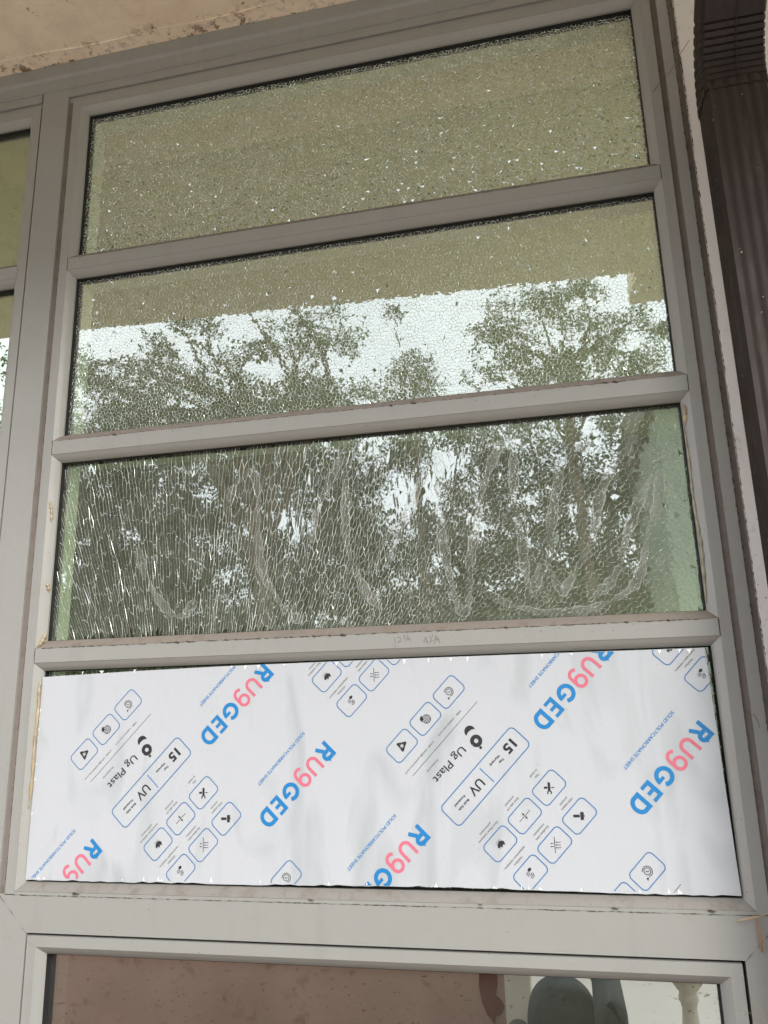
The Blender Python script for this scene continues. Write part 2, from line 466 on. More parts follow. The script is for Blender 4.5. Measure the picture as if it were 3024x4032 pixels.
m_grime = flat_mat('joint_grime', (0.075, 0.06, 0.048), 0.9, 0.4, 120)
def grime(a, b, w, y, seed, name='grime'):
    rr = random.Random(seed); n = max(8, int(math.dist(a, b)/0.004)); P, ww = [], []
    for i in range(n+1):
        t = i/n; P.append((a[0]+(b[0]-a[0])*t+rr.uniform(-.3, .3)*w, a[1]+(b[1]-a[1])*t+rr.uniform(-.3, .3)*w)); ww.append(w*rr.choice((0.05, 0.1, 0.3, 0.5, 0.7, 1.1)))
    mb = MB(); ribbon(mb, P, ww, y); mb.build(name, m_grime, win)
for i in range(3):
    zt, zb = PANES[i][0]-0.0127, PANES[i+1][1]+0.0127
    grime((-0.0121, zb), (-0.0121, zt), 0.0011, -0.0131, i); grime((W+0.0121, zb), (W+0.0121, zt), 0.0011, -0.0131, i+9)
    grime((0.0, zt-0.0004), (W, zt-0.0004), 0.0009 if i < 2 else 0.0014, -0.0131, i+20)
grime((-0.012, -0.0176), (W+0.012, -0.0176), 0.0012, -0.0128, 31)
grime((-0.0307, 0.0), (-0.0307, 1.47), 0.0012, -0.0123, 33); grime((1.0996, 0.0), (1.0996, 1.47), 0.0011, -0.0123, 34)
grime((1.1265, 0.0), (1.1265, 1.5), 0.0022, -0.0141, 35); grime((1.1362, 0.0), (1.1362, 1.5), 0.0016, -0.0134, 36)
grime((-0.0405, -0.0175), (0.0135, -0.0712), 0.0009, -0.0126, 37); grime((1.116, -0.0175), (1.062, -0.0712), 0.0009, -0.0126, 38)
for k in range(26):                               # crumbs of putty and insect remains along the ledges
    rr = random.Random(k+50); x = rr.uniform(0.02, 1.05); i = rr.choice((0, 1, 2, 2, 2))
    zt = PANES[i][0]-0.0127 if rr.random() < 0.8 else -0.0130
    h = rr.uniform(0.0006, 0.0016); w = rr.uniform(0.001, 0.006)
    mb = MB().tube([(x-w, -0.0128, zt+0.0002), (x-w*0.3, -0.0138, zt+0.0006), (x+w*0.4, -0.0135, zt-h), (x+w, -0.0129, zt)], [h*0.4, h, h*0.8, h*0.3], 6)
    mb.build('crumb', m_grime, win, smooth=True)

# shattered panes: Voronoi shards with V-shaped cracks between them
def voronoi(pts):
    res = delaunay_2d_cdt([Vector(p) for p in pts], [], [], 0, 1e-9, False)
    V = np.array([tuple(v) for v in res[0]]); T = np.array(res[2])
    A, B, Cc = V[T[:, 0]], V[T[:, 1]], V[T[:, 2]]
    d = 2*(A[:, 0]*(B[:, 1]-Cc[:, 1])+B[:, 0]*(Cc[:, 1]-A[:, 1])+Cc[:, 0]*(A[:, 1]-B[:, 1]))
    d = np.where(np.abs(d) < 1e-12, 1e-12, d)
    sa, sb, sc = (A**2).sum(1), (B**2).sum(1), (Cc**2).sum(1)
    cc = np.stack([(sa*(B[:, 1]-Cc[:, 1])+sb*(Cc[:, 1]-A[:, 1])+sc*(A[:, 1]-B[:, 1]))/d,
                   (sa*(Cc[:, 0]-B[:, 0])+sb*(A[:, 0]-Cc[:, 0])+sc*(B[:, 0]-A[:, 0]))/d], 1)
    pid = T.ravel(); tid = np.repeat(np.arange(len(T)), 3)
    dv = cc[tid]-V[pid]; ang = np.arctan2(dv[:, 1], dv[:, 0])
    o = np.lexsort((ang, pid)); pid, tid = pid[o], tid[o]
    st = np.searchsorted(pid, np.arange(len(V))); en = np.searchsorted(pid, np.arange(len(V)), side='right')
    return V, [cc[tid[a:b]] for a, b in zip(st, en)]

YG = 0.0125      # outer face of the glass
def shatter(idx, z0, z1, grid, mapping, groove, tilt, heavy, big=0.03, glint=0.1):
    """grid = (nu, nv) in cell units, mapping: array(u, v) -> array(x, z local)"""
    nu, nv = grid
    u, v = np.meshgrid(np.arange(-4, nu+4), np.arange(-4, nv+4), indexing='ij')
    if idx == 2:                               # long unbroken columns at the left, even shards at the right
        t = np.clip((u-52)/50, 0, 1)
        vv = v+rng.uniform(0, 1, u.shape[0])[:, None]
        P = np.stack([(u+rng.uniform(-1, 1, u.shape)*(0.16+0.2*t)).ravel(), (vv+rng.uniform(-0.38, 0.38, u.shape)).ravel()], 1)
    else:
        u = u+0.5*(v % 2)
        P = np.stack([u.ravel(), v.ravel()], 1)+rng.uniform(-0.47, 0.47, (u.size, 2))
    V, cells = voronoi(P)
    H = z1-z0; M_ = 0.0045
    out = []
    for c, poly in zip(V, cells):
        if len(poly) < 4: continue
        if np.abs(poly-c).max() > 3: continue
        q = mapping(poly)
        cx, cz = q.mean(0)
        if cx < -M_ or cx > W+M_ or cz < -M_ or cz > H+M_: continue
        q = np.stack([np.clip(q[:, 0], -M_, W+M_), np.clip(q[:, 1], -M_, H+M_)], 1)
        keep = np.linalg.norm(q-np.roll(q, 1, 0), axis=1) > 1e-4
        q = q[keep]
        if len(q) < 3: continue
        ar = 0.5*abs(np.dot(q[:, 0], np.roll(q[:, 1], 1))-np.dot(q[:, 1], np.roll(q[:, 0], 1)))
        if ar < 2e-6: continue
        out.append((ar, q))
    vis = [i for i, (ar, q) in enumerate(out) if q[:, 0].min() > 0.004 and q[:, 0].max() < W-0.004 and q[:, 1].min() > 0.004 and q[:, 1].max() < H-0.004]
    vis.sort(key=lambda i: -out[i][0])
    singles = set(vis[:300]) if idx != 3 else set()
    pane = empty('glass_pane'); pane.parent = win
    bulk = MB()
    for i, (ar, q) in enumerate(out):
        c = q.mean(0); dv = c-q; L = np.linalg.norm(dv, axis=1)
        g = groove*random.choice((0.5, 0.8, 1, 1, 1.3, 1.7))
        if idx == 2: g *= 1.15-0.6*min(1, max(0, (c[0]-0.40)/0.35))
        k = np.minimum(0.4, g/np.maximum(L, 1e-5)*1.15)
        ins = q+dv*k[:, None]
        tx, tz = rng.normal(0, tilt, 2)
        if random.random() < heavy: tx, tz = rng.normal(0, big, 2)
        off = (ins-c) @ np.array([tx, tz])
        n = len(q)
        if random.random() < glint:            # one corner flaked back, facing down
            off[int(np.argmin(ins[:, 1]+rng.uniform(-0.001, 0.001, n)))] += random.uniform(0.0002, 0.0011 if idx == 0 else 0.0007)
        vs = [(a[0], YG+o, z0+a[1]) for a, o in zip(ins, off)]+[(a[0], YG+g*dd, z0+a[1]) for a, dd in zip(q, rng.uniform(0.12 if idx < 2 else 0.55, 1.5, n))]
        # wound so that the front faces look outwards (-y)
        ccw = np.dot(q[:, 0], np.roll(q[:, 1], -1))-np.dot(q[:, 1], np.roll(q[:, 0], -1)) > 0
        front = tuple(range(n)) if ccw else tuple(range(n-1, -1, -1))
        rim = [(j, n+j, n+(j+1) % n, (j+1) % n) for j in range(n)]
        if not ccw: rim = [f[::-1] for f in rim]
        rm = [1]*n
        if idx == 2:
            rm = [3 if c[0] < 0.62 else 1]*n                       # side light put into the material: brighter along the fan, dimmer across
            ray = c-np.array([0.27, -0.50]); ray /= np.linalg.norm(ray)
            for j in range(n):
                e = q[(j+1) % n]-q[j]
                if abs(e @ ray) < 0.75*np.linalg.norm(e): rm[j] = 2
        if i in singles:
            mb = MB(); mb.add(vs, [front], 0); mb.add([], [], 0)
            mb.f += rim; mb.m += rm
            me = mb.mesh('shard', fix=False); me.materials.append(m_glass); me.materials.append(m_crack); me.materials.append(m_crack_dim); me.materials.append(m_crack_long)
            obj('shard', me, None, pane)
        else:
            b = len(bulk.v); bulk.v += vs
            bulk.f.append(tuple(b+j for j in front)); bulk.m.append(0)
            for f, q_ in zip(rim, rm): bulk.f.append(tuple(b+j for j in f)); bulk.m.append(q_)
    me = bulk.mesh('small_shards', fix=False); me.materials.append(m_glass); me.materials.append(m_crack); me.materials.append(m_crack_dim); me.materials.append(m_crack_long)
    tag(obj('small_shards', me, None, pane), kind='stuff')
    return pane

def map_even(sx, sz, wob, lean=0.0):
    def f(p):
        x = p[:, 0]*sx; z = p[:, 1]*sz
        return np.stack([x+wob*np.sin(z*21+x*5)+lean*z, z+wob*np.sin(x*13+2)], 1)
    return f
def map_fan(p):
    u, v = p[:, 0], p[:, 1]
    th = R(-27)+u*0.0080+u*u*0.000002+0.0018*np.sin(v*1.9+u*0.7)
    t = np.clip((th-R(-10))/R(48), 0, 1); t = t*t*(3-2*t)
    Ln = 0.036*(1-t)+0.0078*t
    r = 0.40+v*Ln+0.004*np.sin(u*0.9)
    x = 0.27+r*np.sin(th)
    return np.stack([x, -0.50+r*np.cos(th)], 1)

p1 = shatter(0, *PANES[0], (int(1.1/0.0066)+2, int(0.335/0.0052)+2), map_even(0.0066, 0.0052, 0.004), 0.0005, 0.003, 0.02, 0.04, 0.45)
p2 = shatter(1, *PANES[1], (int(1.1/0.0062)+2, int(0.335/0.0064)+2), map_even(0.0062, 0.0064, 0.005), 0.00033, 0.0013, 0.0, 0.02, 0.025)
p3 = shatter(2, *PANES[2], (205, 92), map_fan, 0.00043, 0.0014, 0.004, 0.03, 0.05)
p4 = shatter(3, *PANES[3], (int(1.1/0.010)+2, int(0.34/0.017)+2), map_even(0.010, 0.017, 0.004), 0.0008, 0.006, 0.05)
for p, t in ((p1, 'crazed green pane of fine shards reflecting the eave'), (p2, 'crazed pane reflecting trees and white sky'),
             (p3, 'crazed pane with fanned cracks and sealant smears'), (p4, 'cracked pane hidden behind the printed sheet')): p['label'] = t

# looping smears of dried sealant over the third pane
SM = [[(0.157, 0.535), (0.168, 0.498), (0.188, 0.461), (0.21, 0.432), (0.232, 0.414), (0.251, 0.416), (0.269, 0.44)], [(0.325, 0.605), (0.335, 0.633), (0.36, 0.653), (0.375, 0.633), (0.378, 0.56), (0.385, 0.488), (0.408, 0.441), (0.436, 0.405), (0.46, 0.397)], [(0.472, 0.522), (0.484, 0.58), (0.508, 0.634), (0.529, 0.664), (0.532, 0.612), (0.531, 0.537), (0.542, 0.482), (0.564, 0.436), (0.59, 0.405)], [(0.603, 0.482), (0.62, 0.531), (0.644, 0.579), (0.677, 0.647), (0.69, 0.649), (0.688, 0.595), (0.688, 0.537), (0.696, 0.476), (0.705, 0.425), (0.718, 0.395), (0.73, 0.423), (0.733, 0.474), (0.746, 0.533), (0.765, 0.607), (0.79, 0.659), (0.808, 0.669), (0.81, 0.623), (0.807, 0.566), (0.814, 0.509), (0.817, 0.454), (0.825, 0.418), (0.836, 0.446), (0.857, 0.481), (0.861, 0.524), (0.885, 0.616), (0.916, 0.647), (0.93, 0.642)], [(0.849, 0.467), (0.867, 0.423), (0.881, 0.433), (0.921, 0.502), (0.941, 0.573), (0.977, 0.626), (0.994, 0.64)], [(0.915, 0.413), (0.934, 0.423), (0.955, 0.45), (0.976, 0.509), (1.002, 0.564), (1.029, 0.595), (1.02, 0.541), (1.002, 0.496), (0.986, 0.444), (0.964, 0.414), (0.912, 0.393), (0.86, 0.387), (0.796, 0.402), (0.765, 0.418)]]
def catmull(P, k=8):
    P = [Vector(p) for p in P]; Q = [P[0]]+P+[P[-1]]; out = []
    for i in range(1, len(Q)-2):
        for j in range(k):
            t = j/k; a, b, c, d = Q[i-1:i+3]
            out.append(0.5*((2*b)+(c-a)*t+(2*a-5*b+4*c-d)*t*t+(3*b-a-3*c+d)*t**3))
    return out+[P[-1]]
for k, s in enumerate(SM):
    pts = catmull(s); n = len(pts)
    mb = MB(); vs = []
    for i, p in enumerate(pts):
        t = (pts[min(i+1, n-1)]-pts[max(i-1, 0)]).normalized(); nn = Vector((-t.y, t.x))
        w = (0.0058+0.0026*math.sin(i*0.33+k)+0.0014*math.sin(i*1.3))*min(1, 0.35+i/4, 0.35+(n-1-i)/4)
        h = 0.0009+0.0004*math.sin(i*0.7)
        for o, y in ((-1, 0.0004), (-0.78, h), (0.0, h*0.45), (0.82, h*1.1), (1, 0.0004)):
            q = p+nn*w*o; vs.append((q.x, YG-0.0012-y, q.y))
    mb.add(vs, [])
    for i in range(n-1):
        for j in range(4): mb.f.append((5*i+j, 5*i+j+1, 5*i+j+6, 5*i+j+5)); mb.m.append(1 if j in (0, 3) else 0)
    mb.build('sealant_smear', [m_smear, m_smear2], p3, smooth=True)

# beads of old sealant left on the frame
def sealant(pts, r, m=None):
    pp = catmull([Vector(p) for p in pts], 6); n = len(pp)
    MB().tube(pp, [r*(0.35+0.65*abs(math.sin(i*0.8+pts[0][2]*9)))*min(1, 0.2+i/5, 0.2+(n-1-i)/5) for i in range(n)], 7).build('sealant_bead', m or m_sealant, win, smooth=True)
sealant([(1.0725, -0.0055, 0.694), (1.0745, -0.007, 0.687), (1.073, -0.0055, 0.676), (1.072, -0.004, 0.66)], 0.0035)
sealant([(1.0705, -0.002, 0.66), (1.0712, -0.003, 0.6), (1.0705, -0.002, 0.55), (1.0718, -0.004, 0.5), (1.073, -0.0055, 0.47), (1.0715, -0.004, 0.43), (1.0705, -0.002, 0.39)], 0.0028, flat_mat('clear_sealant', (0.30, 0.28, 0.2), 0.25, 0.3, 80))
sealant([(-0.008, -0.0105, 0.628), (-0.006, -0.0095, 0.618), (-0.0045, -0.008, 0.604), (-0.005, -0.008, 0.59)], 0.0028)
sealant([(-0.004, -0.0075, 0.482), (-0.002, -0.005, 0.474), (-0.001, -0.003, 0.464)], 0.0034)
sealant([(-0.009, -0.011, 0.371), (-0.005, -0.009, 0.375), (-0.002, -0.006, 0.384), (-0.0005, -0.003, 0.395)], 0.0042)
sealant([(-0.0005, -0.0055, 0.313), (-0.002, -0.0065, 0.297), (-0.001, -0.0058, 0.27), (-0.0025, -0.0066, 0.22), (-0.002, -0.006, 0.16), (-0.003, -0.0066, 0.11)], 0.0026)

# ------------------------------------------------------------------ neighbouring window on the left
sw = tag(empty('window'), 'unbroken grey window with clear green panes left of the mullion', 'window')
SX0, SX1 = -1.16, -0.1345
bx('groove', m_groove, -0.1040, -0.1001, -0.0085, 0.05, -1.2, 1.480, sw)
bx('stile', m_frame, -0.1220, -0.1041, YF, 0.05, -1.2, 1.480, sw)
bx('stile', m_frame, -1.2195, SX0-0.0127, YF, 0.05, -1.2, 1.480, sw)
bx('head_rail', m_frame, SX0-0.0126, SX1+0.0124, YF, 0.05, 1.4626, 1.480, sw)
bx('head_rail', m_frame, -1.2195, -0.1041, -0.009, 0.05, 1.4801, 1.491, sw)
bx('head_rail', m_frame, -1.2195, -0.1041, -0.0128, 0.05, 1.4921, 1.5118, sw)
spanes = PANES+[(-1.15, -0.0508)]
for i, (z0, z1) in enumerate(spanes):
    r = (SX0, z0, SX1, z1)
    ring_sides(r, bead, 'glazing_bead', m_frame2, sw, mats={'B': m_groove})
    ring_sides(r, gask, 'gasket', m_black, sw)
    ring_sides(r, inner, 'inner_frame', m_inner, sw)
    MB().box(SX0-0.004, SX1+0.004, YG, YG+0.004, z0-0.004, z1+0.004).build('glass_pane', m_glass_clear, sw)
    if i < 4:
        MB().box(SX0-0.0122, SX1+0.0122, -0.0126, 0.05, spanes[i+1][1]+0.0127, z0-0.0127).build('transom_bar', m_frame, sw)

# ------------------------------------------------------------------ opening casement below
cas = tag(empty('casement_window'), 'grey opening casement with whole glass under the printed sheet', 'window')
SASH = (0.0170, -1.14, 1.0585, -0.0745)
g = 0.0032
ring_sides((SASH[0]-g, SASH[1]-g, SASH[2]+g, SASH[3]+g), [(0, YF), (0.0545, YF), (0.0545, 0.045), (0, 0.045)], 'frame', m_frame, cas)
ring_sides((SASH[0]+0.004, SASH[1]+0.004, SASH[2]-0.004, SASH[3]-0.004), [(0, 0.012), (0.012, 0.012), (0.012, 0.03), (0, 0.03)], 'gasket', m_black, cas)
GL = (0.0450, -1.112, 1.0293, -0.1030)
ring_sides(GL, [(0, 0), (0.0030, -0.0040), (0.0075, -0.0085), (0.0125, YF-0.0005), (0.0280, YF-0.0005), (0.0280, 0.0118), (0, 0.0118)], 'sash', m_frame, cas)
ring_sides(GL, [(-0.0006, 0.0002), (0.006, 0.0002), (0.006, 0.0255), (-0.0006, 0.0255)], 'gasket', m_black, cas)
ring_sides(GL, [(0.0, 0.0258), (0.012, 0.0258), (0.012, 0.060), (0.0, 0.060)], 'inner_frame', m_inner, cas)
MB().box(GL[0]-0.004, GL[2]+0.004, YG, YG+0.004, GL[1]-0.004, GL[3]+0.004).build('glass_pane', m_glass_pale, cas)

# ------------------------------------------------------------------ printed polycarbonate sheet in the lowest opening
def sheet_mat():
    a = N('milky_film_on_sheet')
    c = a.mix(a.ramp(a.noise(8, 2, 0.4, stretch=(1.7, 1, 0.55), w=1, dist=1.2), 0.52, 0.72, 0, 0.55), (0.485, 0.508, 0.53), (0.31, 0.35, 0.355))
    c = a.mix(a.ramp(a.noise(420, 2, 0.5, w=4), 0.73, 0.76, 0, 0.7), c, (0.2, 0.17, 0.14))
    a.col(c); a.rough(0.32)
    a.b.inputs['Specular IOR Level'].default_value = 0.35
    a.bump(a.noise(9, 4, stretch=(2, 1, 0.8)), 0.15, 0.012)
    return a.m
m_sheet = sheet_mat()
m_blue = flat_mat('blue_print', (0.014, 0.195, 0.47), 0.4)
m_blue2 = flat_mat('dark_blue_print', (0.04, 0.17, 0.38), 0.4)
m_pink = flat_mat('pink_print', (0.62, 0.155, 0.215), 0.35)
m_ink = flat_mat('charcoal_print', (0.028, 0.028, 0.032), 0.4)
m_grey = flat_mat('grey_print', (0.20, 0.20, 0.20), 0.4)
m_white = flat_mat('white_film_chip', (0.85, 0.85, 0.84), 0.5)
sheet = tag(empty('polycarbonate_sheet'), 'white film-covered plastic sheet printed RUgGED filling the lowest opening', 'plastic sheet')
random.seed(9)
SP = [(-0.0006, 0.0026)]+[(0.012*i, 0.0026+0.0030*math.exp(-((0.012*i-0.68)/0.22)**2)+random.choice((0, 0, 0.0003, 0.0008, -0.0004, 0.0016))) for i in range(1, 88)]+[(1.0683, 0.0036), (1.0604, 0.3272), (0.80, 0.3276), (0.589, 0.3278), (0.32, 0.3262), (0.16, 0.3235), (0.0014, 0.3195)]
YS = -0.0042
mb = MB(); n = len(SP)
mb.add([(x, YS, z) for x, z in SP]+[(x, YS+0.003, z) for x, z in SP], [tuple(range(n)), tuple(range(2*n-1, n-1, -1))]+[(i, n+i, n+(i+1) % n, (i+1) % n) for i in range(n)])
mb.build('sheet', m_sheet, sheet)

TH = R(-134.0)
EU = Vector((math.cos(TH), math.sin(TH))); EV = Vector((-EU.y, EU.x))
O1 = Vector((0.0896, 0.1936))
def XZ(o):
    oo = O1+EU*o[0]+EV*o[1]
    return lambda q: oo+EU*q[0]+EV*q[1]

CLIP = [((0, 0.0062), (0.0, 1)), ((0, 0.3268), (0.0, -1)), ((0.0008, 0), (1, 0.0)), ((1.0683, 0.0036), (-1, -0.0245))]
def put(name, mb, mat, parent=None):
    if not mb.f: return None
    me = bpy.data.meshes.new(name); me.from_pydata(mb.v, [], mb.f)
    bm = bmesh.new(); bm.from_mesh(me)
    for (px, pz), (nx, nz) in CLIP:
        bmesh.ops.bisect_plane(bm, geom=bm.verts[:]+bm.edges[:]+bm.faces[:], plane_co=(px, 0, pz), plane_no=(-nx, 0, -nz), clear_outer=True)
    if not bm.faces: bm.free(); return None
    for f in bm.faces:
        if f.normal.y > 0: f.normal_flip()
    bm.to_mesh(me); bm.free(); me.materials.append(mat)
    return obj(name, me, None, parent or sheet)

_tc = {}
def text_geo(body, off=0.0):
    key = (body, off)
    if key not in _tc:
        cu = bpy.data.curves.new('t', 'FONT'); cu.body = body; cu.size = 1.0; cu.offset = off; cu.resolution_u = 3
        cu.align_x = 'CENTER'; cu.align_y = 'BOTTOM_BASELINE'
        o = bpy.data.objects.new('t', cu); COL.objects.link(o)
        dg = bpy.context.evaluated_depsgraph_get(); dg.update()
        me = o.evaluated_get(dg).to_mesh()
        _tc[key] = ([(v.co.x, v.co.y) for v in me.vertices], [tuple(p.vertices) for p in me.polygons])
        o.evaluated_get(dg).to_mesh_clear()
        bpy.data.objects.remove(o); bpy.data.curves.remove(cu)
    return _tc[key]
def text(mb, body, u, v, capH, width=None, off=0.0, xz=None, y=YS-0.00035):
    """centre (u, v), cap height capH, optional total width"""
    vs, fs = text_geo(body, off)
    xs = [q[0] for q in vs]; w0 = max(xs)-min(xs); cx = (max(xs)+min(xs))/2
    k = capH/0.7; kx = (width/w0) if width else k
    pts = [xz((u+(a-cx)*kx, v+(b-0.35)*k)) for a, b in vs]
    mb.add([(p.x, y, p.y) for p in pts], fs)

def arc(cx, cy, r, a0, a1, n=14, ry=None):
    return [(cx+r*math.cos(R(a0+(a1-a0)*i/n)), cy+(ry or r)*math.sin(R(a0+(a1-a0)*i/n))) for i in range(n+1)]
def rrect(cx, cy, w, h, r):
    P = []
    for sx, sy, a in ((1, 1, 0), (-1, 1, 90), (-1, -1, 180), (1, -1, 270)):
        P += arc(cx+sx*(w/2-r), cy+sy*(h/2-r), r, a, a+90, 5)
    return P
def poly(mb, P, xz, y=YS-0.00035):
    mb.add([(xz(p)[0], y, xz(p)[1]) for p in P], [tuple(range(len(P)))])
def stroke(mb, P, w, xz, closed=False, y=YS-0.00035): ribbon(mb, P, w, y, closed, xz=xz)

def word(o):
    """RUgGED with its small line underneath; o = centre of the R"""
    xz = XZ(o); h = 0.0270; s = 0.0058; t = 0.0046; b = -h/2
    # R
    mb = MB()
    stroke(mb, [(-0.0088, b), (-0.0088, -b)], s, xz)
    stroke(mb, [(-0.0056, -b-s/2), (0.001, -b-s/2)]+arc(0.001, -b-s/2-0.0050, 0.0050, 90, -90, 10)+[(-0.0056, -b-s/2-0.010)], s, xz)
    stroke(mb, [(0.0005, b+0.0118), (0.0082, b)], s*0.95, xz)
    put('letter', mb, m_blue); mb = MB()
    # G
    gx = 0.0785
    stroke(mb, arc(gx, 0, 0.0104, 48, 360, 22, ry=h/2-s/2), s, xz)
    stroke(mb, [(gx+0.0012, 0.0002), (gx+0.0134, 0.0002)], s*0.8, xz)
    put('letter', mb, m_blue); mb = MB()
    # E
    ex = 0.1065
    stroke(mb, [(ex-0.0062, b), (ex-0.0062, -b)], s, xz)
    for zz, ll in ((-b-s*0.42, 0.0098), (0, 0.0088), (b+s*0.42, 0.0098)): stroke(mb, [(ex-0.003, zz), (ex-0.003+ll, zz)], s*0.84, xz)
    put('letter', mb, m_blue); mb = MB()
    # D
    dx = 0.1310
    stroke(mb, [(dx-0.0085, b), (dx-0.0085, -b)], s, xz)
    stroke(mb, [(dx-0.0055, -b-s/2), (dx-0.001, -b-s/2)]+arc(dx-0.001, 0, 0.0090, 85, -85, 16, ry=h/2-s/2)+[(dx-0.001, b+s/2), (dx-0.0055, b+s/2)], s, xz)
    put('letter', mb, m_blue)
    mb = MB()
    ux = 0.0255
    stroke(mb, [(ux-0.0085, -b), (ux-0.0085, b+0.0112)]+arc(ux, b+0.0110, 0.0085, 180, 360, 14)+[(ux+0.0085, b+0.0112), (ux+0.0085, -b)], t, xz)
    put('letter', mb, m_pink); mb = MB()
    qx = 0.0505
    stroke(mb, arc(qx, 0.0045, 0.0078, 0, 354, 22), t, xz, closed=False)
    stroke(mb, arc(qx, 0.0045, 0.0078, 354, 362, 2), t, xz)
    stroke(mb, [(qx+0.0078, 0.005), (qx+0.0078, -0.006)]+arc(qx, -0.0068, 0.0078, 0, -140, 12), t, xz)
    put('letter', mb, m_pink)
    mb = MB(); text(mb, 'SOLID POLYCARBONATE SHEET', 0.055, -0.0447, 0.0048, 0.106, 0.012, xz)
    put('small_lettering', mb, m_blue)

def badge(xz, u, v): 
    mb = MB(); stroke(mb, rrect(u, v, 0.0445, 0.0300, 0.0066), 0.0013, xz, True); put('badge_outline', mb, m_blue2)

def icons_a(xz, u, v, kind):
    mb = MB()
    if kind == 'recycle':
        for k in range(3):
            a = R(90+120*k); rot = lambda p: (u+p[0]*math.cos(a)-p[1]*math.sin(a), v+p[0]*math.sin(a)+p[1]*math.cos(a))
            poly(mb, [rot(p) for p in ((0.0075, -0.004), (0.0048, 0.0010), (0.0018, 0.0010), (0.0034, -0.0028), (0.0018, -0.0052), (0.0062, -0.0058))], xz)
            poly(mb, [rot(p) for p in ((0.0052, 0.0012), (0.0022, 0.0055), (-0.0002, 0.0020))], xz)
    elif kind == 'globe':
        stroke(mb, arc(u-0.001, v+0.0015, 0.0062, 0, 360, 20), 0.0009, xz)
        for f in (-0.5, 0.0, 0.5):
            w = 0.0062*math.sqrt(1-f*f)
            stroke(mb, [(u-0.001-w, v+0.0015+f*0.0062), (u-0.001+w, v+0.0015+f*0.0062)], 0.0006, xz)
            stroke(mb, [(u-0.001+f*0.0062, v+0.0015-w), (u-0.001+f*0.0062, v+0.0015+w)], 0.0006, xz)
        poly(mb, [(u+0.001, v-0.008), (u+0.0062, v-0.0062), (u+0.0075, v-0.0005), (u+0.003, v-0.002), (u+0.0012, v-0.0045)], xz)
    elif kind == 'coin':
        stroke(mb, arc(u, v, 0.0044, 0, 360, 20), 0.0009, xz)
        stroke(mb, arc(u, v, 0.0066, 60, 320, 18), 0.0009, xz)
        for p in (((-0.002, 0.001), (0.0, 0.002), (0.0, -0.0005)), ((0.0, -0.002), (0.002, -0.001), (0.001, 0.0008))): poly(mb, [(u+a, v+b) for a, b in p], xz)
        poly(mb, [(u+0.0045, v+0.006), (u+0.0085, v+0.0085), (u+0.0078, v+0.0048)], xz)
    elif kind == 'tools':
        c = lambda p: (u+(p[0]-p[1])*0.707, v+(p[0]+p[1])*0.707)
        stroke(mb, [c((-0.007, 0)), c((0.005, 0))], 0.0034, xz)
        stroke(mb, [c(q) for q in arc(0.0068, 0, 0.0026, 50, 310, 10)], 0.0016, xz)
        stroke(mb, [c((0, 0.0022)), c((0, 0.0055))], 0.0008, xz); stroke(mb, [c((0, -0.0024)), c((0, -0.0072))], 0.0028, xz)
        poly(mb, [c((-0.0010, 0.005)), c((0.0010, 0.005)), c((0, 0.0078))], xz)
    elif kind == 'arrows':
        stroke(mb, [(u-0.011, v), (u+0.011, v)], 0.0007, xz)
        for s in (1, -1):
            stroke(mb, [(u, v+s*0.0055), (u, v+s*0.0028)], 0.0010, xz)
            poly(mb, [(u-0.0018, v+s*0.0032), (u+0.0018, v+s*0.0032), (u, v+s*0.0008)], xz)
    elif kind == 'flame':
        poly(mb, [(u-0.0045, v-0.002), (u-0.001, v-0.0036), (u+0.0035, v-0.0022), (u+0.0062, v+0.0006), (u+0.0050, v+0.0040), (u+0.0026, v+0.0022), (u+0.0012, v+0.0056), (u-0.0016, v+0.0030), (u-0.0042, v+0.0056), (u-0.0062, v+0.0012)], xz)
        stroke(mb, [(u-0.0045, v-0.0045), (u+0.0045, v-0.0045)], 0.0005, xz)
    elif kind == 'hammer':
        c = lambda p: (u+(p[0]-p[1])*0.707, v+(p[0]+p[1])*0.707)
        poly(mb, [c(p) for p in ((-0.0052, 0.0012), (0.0050, 0.0012), (0.0056, 0.0024), (0.0050, 0.0056), (-0.0052, 0.0060))], xz)
        stroke(mb, [c((0, 0.0002)), c((0, -0.0085))], 0.0036, xz); stroke(mb, [c((-0.001, 0.0066)), c((0.001, 0.0066))], 0.0009, xz)
    elif kind == 'light':
        c = lambda p: (u+(p[0]-p[1])*0.707, v+(p[0]+p[1])*0.707)
        stroke(mb, [c((-0.0105, 0)), c((0.0105, 0))], 0.0008, xz)
        for q in (-0.0036, 0, 0.0036):
            stroke(mb, [c((q, 0.0085)), c((q, 0.0015))], 0.0007, xz); poly(mb, [c((q-0.0010, 0.0026)), c((q+0.0010, 0.0026)), c((q, 0.0010))], xz)
        for q in (-0.002, 0.002):
            stroke(mb, [c((q, -0.0015)), c((q, -0.0048))], 0.0007, xz); poly(mb, [c((q-0.0010, -0.0042)), c((q+0.0010, -0.0042)), c((q, -0.0060))], xz)
    elif kind == 'weather':
        poly(mb, [(u-0.0025+a, v-0.0042+b) for a, b in arc(0, 0, 0.0030, 0, 360, 10, ry=0.0022)], xz)
        stroke(mb, arc(u+0.0030, v-0.0015, 0.0016, 0, 360, 12), 0.0006, xz)
        for k in range(8): stroke(mb, [(u+0.0030+0.0024*math.cos(k*0.785), v-0.0015+0.0024*math.sin(k*0.785)), (u+0.0030+0.0033*math.cos(k*0.785), v-0.0015+0.0033*math.sin(k*0.785))], 0.0006, xz)
        stroke(mb, arc(u-0.0010, v+0.0024, 0.0015, 0, 360, 10), 0.0007, xz)
        stroke(mb, rrect(u+0.0010, v+0.0048, 0.0050, 0.0024, 0.0011), 0.0006, xz, True)
    put('badge_icon', mb, m_ink)

